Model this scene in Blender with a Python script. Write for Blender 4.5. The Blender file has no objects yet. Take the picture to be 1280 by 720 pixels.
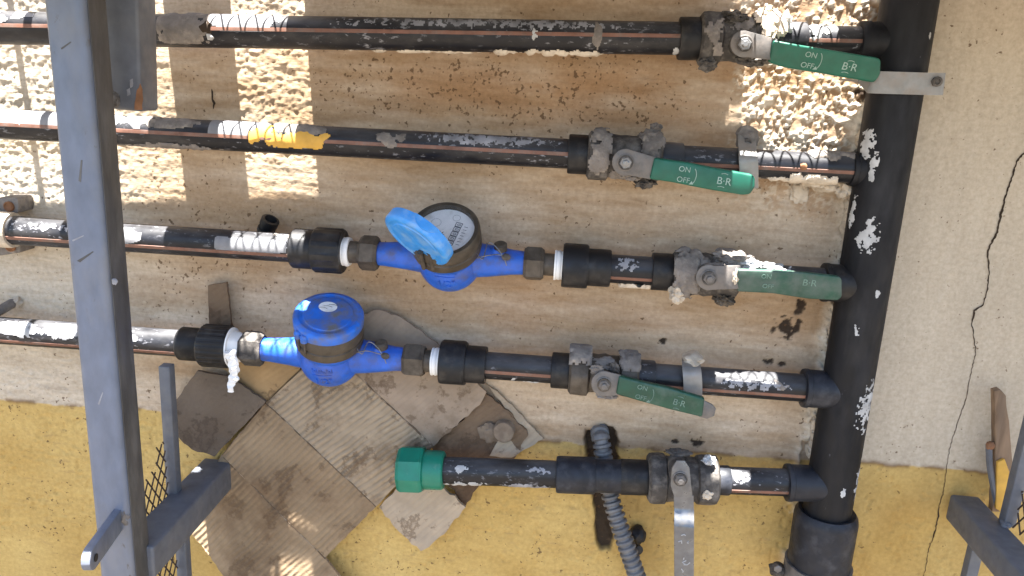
import bpy, bmesh, math, random
import numpy as np
from mathutils import Vector, Matrix, noise as mnoise

random.seed(7)
SC = bpy.context.scene
COL = SC.collection
V = Vector

# ------------------------------------------------------------------ camera
F = 985.0                                   # focal length in pixels of a 1280 wide frame
CAM = V((0.0, -1.08, 1.30))
PITCH, YAW, ROLL = math.radians(15.0), math.radians(4.0), math.radians(3.3)
fwd = V((-math.sin(YAW) * math.cos(PITCH), math.cos(YAW) * math.cos(PITCH), -math.sin(PITCH)))
r0 = V((math.cos(YAW), math.sin(YAW), 0))
u0 = r0.cross(fwd)
RGT = math.cos(ROLL) * r0 + math.sin(ROLL) * u0
UPV = -math.sin(ROLL) * r0 + math.cos(ROLL) * u0
cd = bpy.data.cameras.new('camera')
cam = bpy.data.objects.new('camera', cd)
COL.objects.link(cam)
cd.sensor_width = 36.0
cd.lens = 36.0 * F / 1280.0
cd.clip_start, cd.clip_end = 0.01, 500.0
cam.matrix_world = Matrix(((RGT.x, UPV.x, -fwd.x, CAM.x), (RGT.y, UPV.y, -fwd.y, CAM.y), (RGT.z, UPV.z, -fwd.z, CAM.z), (0, 0, 0, 1)))
SC.camera = cam

# ------------------------------------------------------------------ light
SUN = V((-0.067, -0.166, 1.0)).normalized()          # towards the sun
SUN_K, SKY_K, EXPOSURE = 5.0, 0.055, 3.08
w = bpy.data.worlds.new('World'); SC.world = w; w.use_nodes = True
nt = w.node_tree
bg = nt.nodes['Background']
sky = nt.nodes.new('ShaderNodeTexSky'); sky.sky_type = 'NISHITA'; sky.sun_disc = False
sky.sun_elevation = math.asin(SUN.z)
sky.sun_rotation = math.atan2(SUN.x, SUN.y)
sky.air_density, sky.dust_density, sky.ozone_density = 1.0, 1.5, 1.0
nt.links.new(sky.outputs[0], bg.inputs[0]); bg.inputs[1].default_value = SKY_K
sl = bpy.data.lights.new('sun', 'SUN'); sl.energy = SUN_K; sl.angle = math.radians(0.5); sl.color = (1.0, 0.97, 0.92)
so = bpy.data.objects.new('sun', sl); COL.objects.link(so); so.location = (0, -1, 5)
so.rotation_euler = SUN.to_track_quat('Z', 'Y').to_euler()
vs = SC.view_settings
vs.view_transform = 'Standard'; vs.look = 'None'; vs.exposure = EXPOSURE; vs.gamma = 1.0; vs.use_curve_mapping = False
SC.cycles.max_bounces = 6
SC.cycles.transparent_max_bounces = 8

# ------------------------------------------------------------------ measuring helpers
def at(px, py, off=0.0):
    """point at the distance off in front of the wall plane that the photo shows at px, py"""
    d = fwd + (px - 640) / F * RGT - (py - 360) / F * UPV
    return CAM + d * ((-off - CAM.y) / d.y)

def proj(p):
    q = p - CAM
    z = q.dot(fwd)
    return 640 + F * q.dot(RGT) / z, 360 - F * q.dot(UPV) / z, z

class Row:
    """a straight pipe run between two measured points"""
    def __init__(s, a, b):
        s.P0, s.P1 = at(*a), at(*b)
        s.ax = (s.P1 - s.P0).normalized()
        y = V((0, -1, 0)); s.out = (y - s.ax * y.dot(s.ax)).normalized()
        s.up = s.out.cross(s.ax) * -1
        if abs(s.ax.z) < .5 and s.up.z < 0: s.up = -s.up
    def s_of(s, px, py=None):
        if py is None:
            k = (px - 640) / F
            n = RGT - k * fwd
        else:
            k = (360 - py) / F
            n = UPV - k * fwd
        return (CAM - s.P0).dot(n) / s.ax.dot(n)
    def pos(s, px, py=None): return s.P0 + s.ax * s.s_of(px, py)
    def mpp(s, px, py=None): return proj(s.pos(px, py))[2] / F

# ------------------------------------------------------------------ object helpers
LOCS = {}
def thing(name, label, cat, loc, group=None):
    o = bpy.data.objects.new(name, None); COL.objects.link(o)
    o.empty_display_size = 0.02
    o.location = loc; o['label'] = label; o['category'] = cat
    if group: o['group'] = group
    LOCS[o] = V(loc)
    return o

def obj(name, bm, mat, parent=None, label=None, cat=None, group=None, kind=None, sharp=0.6):
    """link the mesh (built in world coordinates) as ONE object"""
    bmesh.ops.remove_doubles(bm, verts=bm.verts, dist=1e-6)
    bmesh.ops.recalc_face_normals(bm, faces=bm.faces)
    for f in bm.faces: f.smooth = True
    for e in bm.edges:
        if len(e.link_faces) == 2 and e.calc_face_angle(0) > sharp: e.smooth = False
    if parent is not None: L = LOCS[parent]
    else:
        vv = [v.co for v in bm.verts]
        L = V((sum(c[i] for c in vv) / len(vv) for i in range(3)))
    bmesh.ops.translate(bm, verts=bm.verts, vec=-L)
    me = bpy.data.meshes.new(name); bm.to_mesh(me); bm.free()
    for m in (mat if isinstance(mat, (list, tuple)) else [mat]): me.materials.append(m)
    o = bpy.data.objects.new(name, me); COL.objects.link(o)
    if parent is not None: o.parent = parent
    else: o.location = L
    LOCS[o] = L
    if label: o['label'] = label
    if cat: o['category'] = cat
    if group: o['group'] = group
    if kind: o['kind'] = kind
    return o

def frame(ax, ref):
    ax = ax.normalized(); e1 = (ref - ax * ref.dot(ax)).normalized()
    return ax, e1, ax.cross(e1)

def lathe(bm, O, ax, prof, n=32, ref=V((0, -1, 0)), caps=True, rmod=None, jit=0, rot=0.0, seed=0):
    ax, e1, e2 = frame(ax, ref)
    rings = []
    for i, (s, r) in enumerate(prof):
        ring = []
        for k in range(n):
            th = 2 * math.pi * k / n + rot
            rr = r * (rmod(th, i) if rmod else 1.0)
            p = O + ax * s + (e1 * math.cos(th) + e2 * math.sin(th)) * rr
            if jit:
                p = p + (e1 * math.cos(th) + e2 * math.sin(th)) * jit * mnoise.noise(p * 90 + V((seed, 0, 0)))
            ring.append(bm.verts.new(p))
        rings.append(ring)
    for a, b in zip(rings, rings[1:]):
        for k in range(n):
            bm.faces.new((a[k], a[(k + 1) % n], b[(k + 1) % n], b[k]))
    if caps:
        bm.faces.new(rings[0][::-1]); bm.faces.new(rings[-1])
    return bm

def rl(row, prof, n=32, **k):
    """lathe along a row: prof is [(photo x, diameter in photo pixels), ...]"""
    bm = bmesh.new()
    pr = [(row.s_of(x), d * row.mpp(x) / 2) for x, d in prof]
    return lathe(bm, row.P0, row.ax, pr, n, **k)

def hexprof(x0, x1, d, c=3):
    return [(x0, d * .86), (x0 + c, d), (x1 - c, d), (x1, d * .86)]

def slab(pts, th, bevel=0.0, bm=None, back=V((0, 1, 0)), seg=2):
    """a closed plate: pts are its front outline, th its thickness along back"""
    b = bmesh.new()
    fr = [b.verts.new(p) for p in pts]
    bk = [b.verts.new(p + back * th) for p in pts]
    b.faces.new(fr); b.faces.new(bk[::-1])
    n = len(pts)
    for i in range(n): b.faces.new((fr[i], bk[i], bk[(i + 1) % n], fr[(i + 1) % n]))
    if bevel:
        bmesh.ops.recalc_face_normals(b, faces=b.faces)
        bmesh.ops.bevel(b, geom=list(b.edges), offset=bevel, segments=seg, affect='EDGES', profile=.5)
    if bm is not None:
        me = bpy.data.meshes.new('t'); b.to_mesh(me); b.free(); bm.from_mesh(me); bpy.data.meshes.remove(me)
        return bm
    return b

def boxtube(P, Q, w_, h_, xdir, bevel=0.003, bm=None):
    ax, e1, e2 = frame(Q - P, xdir)
    pts = [P + e1 * w_ / 2 * a + e2 * h_ / 2 * b for a, b in ((-1, -1), (1, -1), (1, 1), (-1, 1))]
    return slab(pts, (Q - P).length, bevel, bm, ax, 3)

def sweep(bm, pts, rad, n=8, caps=True):
    """tube along points; rad a number or a list"""
    N = len(pts)
    rings = []
    ref = V((0.13, -0.9, 0.4))
    for i, p in enumerate(pts):
        t = (pts[min(i + 1, N - 1)] - pts[max(i - 1, 0)])
        ax, e1, e2 = frame(t, ref)
        ref = e1
        r = rad[i] if isinstance(rad, (list, tuple)) else rad
        rings.append([bm.verts.new(p + (e1 * math.cos(2 * math.pi * k / n) + e2 * math.sin(2 * math.pi * k / n)) * r) for k in range(n)])
    for a, b in zip(rings, rings[1:]):
        for k in range(n): bm.faces.new((a[k], a[(k + 1) % n], b[(k + 1) % n], b[k]))
    if caps: bm.faces.new(rings[0][::-1]); bm.faces.new(rings[-1])
    return bm

def smoothpath(pts, m=8):
    """Catmull-Rom through points"""
    out = []
    P = [pts[0]] + list(pts) + [pts[-1]]
    for i in range(1, len(P) - 2):
        for k in range(m):
            t = k / m
            a, b, c, d = P[i - 1], P[i], P[i + 1], P[i + 2]
            out.append(.5 * ((2 * b) + (c - a) * t + (2 * a - 5 * b + 4 * c - d) * t * t + (3 * b - a - 3 * c + d) * t ** 3))
    out.append(pts[-1])
    return out

def blob(bm, c, rad, seed=0, amp=.35, sub=3, fr=1.6):
    r = bmesh.ops.create_icosphere(bm, subdivisions=sub, radius=1.0)
    for v in r['verts']:
        d = v.co.normalized()
        q = d * fr + V((seed * 3.7, seed * 1.3, 0))
        k = 1 + amp * (mnoise.noise(q) + .5 * mnoise.noise(q * 2.3) + .3 * mnoise.noise(q * 5))
        v.co = V((c.x + d.x * k * rad[0], c.y + d.y * k * rad[1], c.z + d.z * k * rad[2]))
    return bm

def smear(bm, O, ax, s0, s1, th0, th1, R, seed=0, thr=0.0, th=.0012, ns=40, nt_=22, fs=60, ref=V((0, -1, 0)), edge=1.0, Rfun=None):
    """ragged skin of paint or plaster on a cylinder; kept only where noise is high, fading out at its rim"""
    ax, e1, e2 = frame(ax, ref)
    def P(i, j, k):
        s = s0 + (s1 - s0) * i / ns; t = th0 + (th1 - th0) * j / nt_
        r = R + k
        return O + ax * s + (e1 * math.cos(t) + e2 * math.sin(t)) * r
    def val(i, j):
        a = 2 * i / ns - 1; b = 2 * j / nt_ - 1
        p = P(i, j, 0) * fs + V((seed * 11.3, 0, seed))
        return mnoise.noise(p) + .5 * mnoise.noise(p * 2.7) + edge * (.55 - (a * a + b * b) * .9) - thr
    g = {}
    def vert(i, j):
        if (i, j) not in g:
            h = max(0.0002, min(1, max(0, val(i, j)) * 2.2) * th)
            g[(i, j)] = bm.verts.new(P(i, j, h))
        return g[(i, j)]
    for i in range(ns):
        for j in range(nt_):
            if val(i + .5, j + .5) > 0:
                bm.faces.new((vert(i, j), vert(i + 1, j), vert(i + 1, j + 1), vert(i, j + 1)))
    return bm

def row_smear(row, x0, x1, a0, a1, d, mat, parent, name='plaster_smear', seed=0, thr=0.0, th=.0015, fs=60, ns=None, edge=1.0):
    """angles: 0 = facing the viewer, positive = up (degrees)"""
    bm = bmesh.new()
    ref = V((0, -1, 0))
    A, e1, e2 = frame(row.ax, ref)
    sg = 1 if e2.z > 0 else -1
    R = d * row.mpp((x0 + x1) / 2) / 2 + .0003
    s0, s1 = row.s_of(x0), row.s_of(x1)
    ns = ns or max(12, int(abs(s1 - s0) / .0016))
    smear(bm, row.P0, row.ax, s0, s1, math.radians(a0) * sg, math.radians(a1) * sg, R, seed, thr, th, ns, max(10, int(abs(a1 - a0) / 4.5)), fs, ref, edge)
    if not bm.faces: bm.free(); return None
    return obj(name, bm, mat, parent)

def text_bm(body, size, O, ex, ey, depth=.0004, spacing=1.0):
    c = bpy.data.curves.new('txt', 'FONT'); c.body = body; c.size = size; c.extrude = depth
    c.align_x = 'CENTER'; c.align_y = 'CENTER'; c.space_character = spacing
    o = bpy.data.objects.new('txt', c); COL.objects.link(o)
    me = bpy.data.meshes.new_from_object(o.evaluated_get(bpy.context.evaluated_depsgraph_get()))
    bpy.data.objects.remove(o); bpy.data.curves.remove(c)
    ex = ex.normalized(); ez = ex.cross(ey).normalized(); ey = ez.cross(ex)
    me.transform(Matrix(((ex.x, ey.x, ez.x, O.x), (ex.y, ey.y, ez.y, O.y), (ex.z, ey.z, ez.z, O.z), (0, 0, 0, 1))))
    bm = bmesh.new(); bm.from_mesh(me); bpy.data.meshes.remove(me)
    return bm

def join(*bms):
    b = bmesh.new()
    for x in bms:
        me = bpy.data.meshes.new('t'); x.to_mesh(me); x.free(); b.from_mesh(me); bpy.data.meshes.remove(me)
    return b

def torn(pts, step=5, amp=1.2, seed=0, keep=()):
    rnd = random.Random(seed); out = []
    n = len(pts)
    for i in range(n):
        a, b = pts[i], pts[(i + 1) % n]
        l = math.hypot(b[0] - a[0], b[1] - a[1]); m = max(1, int(l / step))
        if i in keep: m = 1
        for k in range(m):
            t = k / m; j = amp if k else 0
            o = [a[q] + (b[q] - a[q]) * t for q in range(3)]
            out.append((o[0] + rnd.uniform(-j, j), o[1] + rnd.uniform(-j, j), o[2]))
    return out

# ------------------------------------------------------------------ materials
def lin(r, g, b):
    f = lambda c: (c / 255 / 12.92) if c / 255 <= .04045 else ((c / 255 + .055) / 1.055) ** 2.4
    return (f(r), f(g), f(b), 1)

class NT:
    def __init__(s, name):
        s.m = bpy.data.materials.new(name); s.m.use_nodes = True
        s.t = s.m.node_tree; s.n = s.t.nodes; s.bsdf = s.n['Principled BSDF']
    def node(s, typ, **k):
        x = s.n.new('ShaderNode' + typ)
        for a, v in k.items(): setattr(x, a, v)
        return x
    def link(s, a, b): s.t.links.new(a, b)
    def coords(s, scale=(1, 1, 1), rot=(0, 0, 0), rnd=True):
        tc = s.node('TexCoord'); mp = s.node('Mapping')
        mp.inputs['Scale'].default_value = scale; mp.inputs['Rotation'].default_value = rot
        s.link(tc.outputs['Object'], mp.inputs['Vector'])
        if rnd:
            oi = s.node('ObjectInfo'); cx = s.node('CombineXYZ'); mu = s.node('Math', operation='MULTIPLY')
            s.link(oi.outputs['Random'], mu.inputs[0]); mu.inputs[1].default_value = 37.0
            s.link(mu.outputs[0], cx.inputs[0]); s.link(mu.outputs[0], cx.inputs[2])
            s.link(cx.outputs[0], mp.inputs['Location'])
        return mp.outputs[0]
    def noise(s, vec, scale, detail=4, rough=.55, dist=0):
        x = s.node('TexNoise'); s.link(vec, x.inputs['Vector'])
        x.inputs['Scale'].default_value = scale; x.inputs['Detail'].default_value = detail
        x.inputs['Roughness'].default_value = rough; x.inputs['Distortion'].default_value = dist
        return x.outputs['Fac']
    def ramp(s, fac, a, b, lo=0.0, hi=1.0):
        x = s.node('MapRange'); s.link(fac, x.inputs['Value'])
        x.inputs['From Min'].default_value = a; x.inputs['From Max'].default_value = b
        x.inputs['To Min'].default_value = lo; x.inputs['To Max'].default_value = hi
        return x.outputs['Result']
    def math(s, op, a, b):
        x = s.node('Math', operation=op)
        for i, q in enumerate((a, b)):
            if isinstance(q, (int, float)): x.inputs[i].default_value = q
            else: s.link(q, x.inputs[i])
        return x.outputs[0]
    def mix(s, fac, a, b, typ='MIX'):
        x = s.node('Mix', data_type='RGBA', blend_type=typ)
        for i, q in ((0, fac), (6, a), (7, b)):
            if isinstance(q, (int, float, tuple)): x.inputs[i].default_value = q
            else: s.link(q, x.inputs[i])
        return x.outputs[2]
    def bump(s, h, strength=.3, dist=.001, prev=None):
        x = s.node('Bump'); x.inputs['Strength'].default_value = strength; x.inputs['Distance'].default_value = dist
        s.link(h, x.inputs['Height'])
        if prev is not None: s.link(prev, x.inputs['Normal'])
        return x.outputs[0]

def grunge(name, base, rough=.5, metal=0.0, var=.25, dust=None, dust_amt=(.5, .68), dscale=40, scuff=None, scuff_th=(.66, .72), sscale=120,
           stretch=(1, 1, 1), bump=.25, bscale=250, bdist=.0006, spec=.5, coat=0, top=None):
    t = NT(name); c = t.coords(stretch)
    col = t.mix(t.ramp(t.noise(c, 55), .3, .7), tuple(x * (1 - var) for x in base[:3]) + (1,), tuple(min(1, x * (1 + var)) for x in base[:3]) + (1,))
    ro = t.ramp(t.noise(c, 80), .3, .7, max(.05, rough - .12), min(1, rough + .15))
    me = metal
    if dust:
        d = t.ramp(t.noise(c, dscale, 6, .62), *dust_amt)
        col = t.mix(d, col, dust)
        ro = t.math('MAXIMUM', ro, t.math('MULTIPLY', d, .85))
        if metal: me = t.ramp(d, 0, 1, metal, 0)
    if top:     # settled dust, thickest on what faces up; also paints in sunlit paleness
        ge = t.node('NewGeometry'); sx = t.node('SeparateXYZ'); t.link(ge.outputs['Normal'], sx.inputs[0])
        d3 = t.math('MULTIPLY', t.ramp(sx.outputs[2], .15, .85), t.ramp(t.noise(c, 26, 5, .6),   .36, .66, .08, 1))
        col = t.mix(d3, col, top)
    if scuff:
        d2 = t.math('MULTIPLY', t.ramp(t.noise(c, sscale, 5, .65), *scuff_th), t.ramp(t.noise(c, 14, 2), .42, .58))
        col = t.mix(d2, col, scuff)
        ro = t.math('MAXIMUM', ro, t.math('MULTIPLY', d2, .8))
    t.link(col, t.bsdf.inputs['Base Color']); t.link(ro, t.bsdf.inputs['Roughness'])
    if isinstance(me, float) or isinstance(me, int): t.bsdf.inputs['Metallic'].default_value = me
    else: t.link(me, t.bsdf.inputs['Metallic'])
    t.bsdf.inputs['Specular IOR Level'].default_value = spec
    if coat: t.bsdf.inputs['Coat Weight'].default_value = coat
    t.link(t.bump(t.noise(c, bscale, 5, .6), bump, bdist), t.bsdf.inputs['Normal'])
    return t.m

M = {}
M['dusty'] = grunge('sunlit_pale_film', (.20, .20, .21, 1), .75, 0, .2, bump=.3)  # pale film that paints in the sun's whitening of the pipes
M['pipe'] = grunge('black_pipe_plastic', (.0075, .0078, .011, 1), .40, var=.35, dust=(.06, .056, .055, 1), dust_amt=(.52, .85), dscale=30,
                   scuff=(.20, .20, .22, 1), scuff_th=(.585, .66), sscale=190, stretch=(.45, 1, 1), bump=.15, spec=.34, top=(.085, .085, .090, 1))
M['riser'] = grunge('riser_plastic', (.0065, .0068, .009, 1), .58, var=.4, dust=(.03, .03, .034, 1), dust_amt=(.52, .85), dscale=18,
                    scuff=(.16, .16, .18, 1), scuff_th=(.70, .76), sscale=150, stretch=(1, 1, .35), bump=.12, spec=.28)
M['fitting'] = grunge('black_fitting_plastic', (.009, .009, .0105, 1), .48, var=.3, dust=(.055, .048, .042, 1), dust_amt=(.5, .85), dscale=45, bump=.2, spec=.35)
M['fitting_blue'] = grunge('dusty_tee_plastic', (.0125, .0145, .021, 1), .5, var=.3, dust=(.06, .062, .072, 1), dust_amt=(.5, .85), dscale=45, bump=.2, spec=.35)
M['stripe'] = grunge('red_brown_stripe', (.17, .078, .052, 1), .55, var=.3, dust=(.16, .12, .10, 1), dust_amt=(.5, .75), dscale=60, bump=.05)
M['brass'] = grunge('dirty_brass', (.055, .044, .033, 1), .6, .1, .3, dust=(.105, .085, .066, 1), dust_amt=(.42, .75), dscale=70, bump=.55, bscale=320)
M['brass_ring'] = grunge('tarnished_ring', (.060, .047, .033, 1), .55, .15, .3, dust=(.105, .08, .056, 1), dust_amt=(.45, .8), dscale=50, bump=.35, bscale=300)
M['nut'] = grunge('plastered_nut', (.048, .042, .038, 1), .75, .0, .35, dust=(.17, .15, .13, 1), dust_amt=(.46, .74), dscale=75, bump=.9, bscale=240, bdist=.001)
M['strap'] = grunge('zinc_strap', (.24, .235, .225, 1), .45, .3, .2, dust=(.24, .21, .185, 1), dust_amt=(.45, .70), dscale=70, bump=.3)
M['lever_dark'] = grunge('worn_lever_steel', (.16, .165, .175, 1), .36, .65, .25, dust=(.13, .12, .11, 1), dust_amt=(.42, .66), dscale=80, bump=.4)
M['steel'] = grunge('zinc_steel', (.115, .11, .108, 1), .5, .3, .3, dust=(.17, .148, .132, 1), dust_amt=(.38, .66), dscale=70, bump=.3)
M['steel_bright'] = grunge('bright_lever_steel', (.22, .22, .225, 1), .35, .6, .2, dust=(.22, .20, .18, 1), dust_amt=(.50, .72), dscale=90, bump=.3)
M['grip'] = grunge('green_grip_vinyl', (.003, .094, .060, 1), .45, 0, .18, dust=(.035, .12, .09, 1), dust_amt=(.58, .95), dscale=45, bump=.15)
M['grip_dusty'] = grunge('dusty_green_grip', (.006, .06, .038, 1), .6, 0, .2, dust=(.10, .125, .11, 1), dust_amt=(.36, .72), dscale=40, bump=.3)
M['grip_dark'] = grunge('dark_green_grip', (.003, .055, .032, 1), .38, 0, .2, dust=(.07, .11, .09, 1), dust_amt=(.50, .85), dscale=45, bump=.15)
M['ink'] = grunge('pale_print', (.25, .36, .32, 1), .6, 0, .2, bump=.05)
M['ink_faint'] = grunge('faint_print', (.12, .20, .165, 1), .6, 0, .3, bump=.05)
M['cap'] = grunge('green_cap_plastic', (.002, .165, .105, 1), .38, 0, .12, dust=(.14, .24, .18, 1), dust_amt=(.6, .95), dscale=60, bump=.08)
M['blue'] = grunge('blue_meter_paint', (.015, .100, .50, 1), .45, 0, .2, dust=(.085, .078, .10, 1), dust_amt=(.49, .80), dscale=40, bump=.45, bscale=420)
M['blue_lid'] = grunge('blue_lid_plastic', (.014, .130, .56, 1), .42, 0, .15, dust=(.13, .125, .13, 1), dust_amt=(.43, .70), dscale=42, bump=.12)
M['lid_sunlit'] = grunge('sunlit_blue_lid_plastic', (.040, .27, .72, 1), .4, 0, .12, dust=(.26, .42, .62, 1), dust_amt=(.46, .76), dscale=45, bump=.12)  # blue lightened all over in place of sun on the lid
M['dial'] = grunge('dial_white', (.80, .79, .79, 1), .5, 0, .06, dust=(.45, .42, .38, 1), dust_amt=(.55, .8), dscale=50, bump=.0)
M['ink_dark'] = grunge('dark_print', (.08, .09, .12, 1), .6, 0, .2, bump=.0)
M['tape'] = grunge('white_thread_tape', (.80, .80, .80, 1), .6, 0, .06, bump=.6, bscale=180, bdist=.0015)
M['plaster'] = grunge('plaster_blob', (.56, .48, .38, 1), .9, 0, .18, dust=(.30, .24, .18, 1), dust_amt=(.5, .8), dscale=60, bump=1.0, bscale=160, bdist=.002)
M['plaster_grey'] = grunge('grey_mortar', (.17, .15, .135, 1), .9, 0, .3, dust=(.33, .285, .24, 1), dust_amt=(.5, .75), dscale=60, bump=1.0, bscale=190, bdist=.002)
M['white_paint'] = grunge('white_paint_flakes', (.40, .40, .40, 1), .7, 0, .3, bump=.5, bscale=300)
M['scuff'] = grunge('pale_scuffs', (.24, .24, .26, 1), .7, 0, .35, bump=.3, bscale=300)
M['yellow_paint'] = grunge('yellow_wall_paint', (.60, .34, .06, 1), .75, 0, .15, bump=.4, bscale=200)
M['gate'] = grunge('grey_gate_paint', (.125, .146, .195, 1), .42, .0, .14, dust=(.19, .185, .185, 1), dust_amt=(.46, .8), dscale=14, scuff=(.09, .075, .06, 1), scuff_th=(.64, .70), sscale=70,
                   stretch=(1, 1, .5), bump=.12, bscale=120)
M['gate_shade_grime'] = grunge('shaded_grimy_gate_paint', (.062, .060, .060, 1), .55, .0, .3, dust=(.13, .125, .12, 1), dust_amt=(.50, .72), dscale=28, scuff=(.028, .024, .02, 1), scuff_th=(.60, .68), sscale=60, stretch=(1, 1, .3), bump=.4)  # darkened for the post's shaded side, plus grime; also used on scratches
M['gate_dark'] = grunge('grey_bar_paint', (.100, .108, .128, 1), .5, .0, .15, dust=(.15, .15, .155, 1), dust_amt=(.5, .85), dscale=25, bump=.2)
M['mesh_wire'] = grunge('rusty_mesh_wire', (.045, .028, .020, 1), .7, .2, .3, bump=.2)
M['rust'] = grunge('rust_stain', (.22, .10, .045, 1), .8, 0, .3, bump=.3)
M['wood'] = grunge('weathered_wood', (.22, .145, .09, 1), .8, 0, .3, dust=(.12, .075, .045, 1), dust_amt=(.48, .7), dscale=60, stretch=(1, 1, .15), bump=.5, bscale=160)
M['conduit'] = grunge('grey_conduit_plastic', (.11, .11, .115, 1), .45, 0, .2, dust=(.20, .195, .19, 1), dust_amt=(.5, .85), dscale=60, bump=.1)
M['dark_hole'] = grunge('dark_cavity', (.02, .016, .012, 1), .95, 0, .3, bump=.5)
M['stub_brown'] = grunge('dusty_brown_stub', (.17, .125, .088, 1), .8, 0, .25, dust=(.27, .21, .15, 1), dust_amt=(.45, .8), dscale=60, bump=.5)
M['roof'] = grunge('sun_mask_metal', (.30, .30, .30, 1), .6, .3, .15, bump=.2)
M['crack'] = grunge('crack_dark', (.045, .033, .024, 1), 1.0, 0, .3, bump=.0, spec=.1)

def card_mat(name, base, stain, ang=45, flute=37, fl=.5, st=(.50, .66)):
    """corrugated cardboard; the flutes run up to the right at ang degrees in the wall plane"""
    t = NT(name); c = t.coords(rnd=False)
    dp = t.node('VectorMath', operation='DOT_PRODUCT'); t.link(c, dp.inputs[0])
    a = math.radians(ang); dp.inputs[1].default_value = (math.sin(a), 0, -math.cos(a))
    cx = t.node('CombineXYZ'); t.link(dp.outputs['Value'], cx.inputs[0])
    jog = t.math('MULTIPLY', t.math('SUBTRACT', t.noise(c, 16, 3), .5), .010)
    t.link(t.math('ADD', dp.outputs['Value'], jog), cx.inputs[0])
    wv = t.node('TexWave', wave_type='BANDS', bands_direction='X'); t.link(cx.outputs[0], wv.inputs['Vector'])
    wv.inputs['Scale'].default_value = flute; wv.inputs['Distortion'].default_value = 0
    vis = t.math('MULTIPLY', t.ramp(t.noise(c, 22, 3), .35, .6, .25, 1), fl)          # flutes show through unevenly
    col = t.mix(t.ramp(t.noise(c, 30, 5), .3, .7), tuple(x * .80 for x in base[:3]) + (1,), tuple(min(1, x * 1.10) for x in base[:3]) + (1,))
    nz = t.noise(c, 8, 7, .68)
    col = t.mix(t.math('MULTIPLY', t.ramp(nz, *st), .75), col, stain)
    nz2 = t.math('ADD', t.noise(c, 19, 7, .7), t.math('MULTIPLY', nz, .35))
    ring = t.math('MULTIPLY', t.ramp(nz2, .74, .78), t.ramp(nz2, .86, .80))
    col = t.mix(t.math('MULTIPLY', ring, .55), col, tuple(x * .8 for x in stain[:3]) + (1,))
    ln = t.math('MULTIPLY', t.ramp(wv.outputs['Fac'], .45, 0), vis)
    col = t.mix(t.math('MULTIPLY', ln, .55), col, tuple(x * .42 for x in base[:3]) + (1,))
    t.link(col, t.bsdf.inputs['Base Color']); t.bsdf.inputs['Roughness'].default_value = .85
    t.bsdf.inputs['Specular IOR Level'].default_value = .25
    b = t.bump(t.math('MULTIPLY', wv.outputs['Fac'], vis), .9, .0018)
    b = t.bump(t.noise(c, 35, 5), .5, .005, b)
    t.link(t.bump(t.noise(c, 400, 3), .25, .0006, b), t.bsdf.inputs['Normal'])
    return t.m
CB, CS = (.315, .228, .142, 1), (.105, .062, .034, 1)
M['card_main'] = card_mat('cardboard_fluted', CB, CS, 47, fl=.65, st=(.42, .66))
M['card_upper'] = card_mat('cardboard_fluted_upper', (.345, .268, .185, 1), CS, 41, fl=1.0, st=(.50, .66))
M['card_plain'] = card_mat('cardboard_smooth', (.30, .228, .165, 1), CS, 45, fl=.15, st=(.52, .70))
M['card_grey'] = card_mat('cardboard_grey_flap', (.145, .112, .084, 1), (.06, .042, .03, 1), 40, fl=.15, st=(.42, .66))
M['card_tan'] = card_mat('cardboard_bright_tan', (.36, .235, .115, 1), CS, 40, fl=.15, st=(.6, .8))
M['card_torn'] = card_mat('cardboard_torn', (.19, .130, .083, 1), (.085, .05, .03, 1), 40, fl=.3, st=(.42, .6))
M['card_crease'] = grunge('crushed_card_edge', (.10, .066, .04, 1), .9, 0, .4, dust=(.30, .23, .16, 1), dust_amt=(.48, .62), dscale=50, bump=.3)
M['card_pale'] = card_mat('cardboard_pale', (.40, .315, .225, 1), CS, 45, fl=.25, st=(.60, .8))

# ------------------------------------------------------------------ ground and wall
def ground():
    bm = bmesh.new()
    n = 24
    g = [[bm.verts.new(((i / n - .5) * 120 * abs(i / n - .5) * 2, -60.2 + 61 * (j / n) ** .35, 0)) for j in range(n + 1)] for i in range(n + 1)]
    for i in range(n):
        for j in range(n): bm.faces.new((g[i][j], g[i + 1][j], g[i + 1][j + 1], g[i][j + 1]))
    t = NT('dry_soil'); c = t.coords(rnd=False)
    col = t.mix(t.ramp(t.noise(c, 3, 8), .3, .7), (.075, .062, .048, 1), (.125, .104, .08, 1))
    t.link(col, t.bsdf.inputs['Base Color']); t.bsdf.inputs['Roughness'].default_value = .95
    t.link(t.bump(t.noise(c, 60, 6), .5, .01), t.bsdf.inputs['Normal'])
    obj('ground', bm, t.m, kind='structure')
ground()

RT = np.random.RandomState(11).rand(256, 256)
def vn(x, y, o=0):
    ix, iy = np.floor(x).astype(int), np.floor(y).astype(int)
    fx, fy = x - ix, y - iy
    fx = fx * fx * (3 - 2 * fx); fy = fy * fy * (3 - 2 * fy)
    g = lambda a, b: RT[(a + o * 37) & 255, (b + o * 91) & 255]
    return (g(ix, iy) * (1 - fx) + g(ix + 1, iy) * fx) * (1 - fy) + (g(ix, iy + 1) * (1 - fx) + g(ix + 1, iy + 1) * fx) * fy - .5
def fb(x, y, o=0, n=4, g=.5):
    a, s, r = 1.0, 1.0, 0
    for k in range(n): r = r + a * vn(x * s + k * 13.7, y * s + k * 5.1, o + k); a *= g; s *= 2.03
    return r
def sst(a, b, x):
    t = np.clip((x - a) / (b - a), 0, 1); return t * t * (3 - 2 * t)

RISER = Row((1137, 0, .047), (1031, 655, .047))

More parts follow.
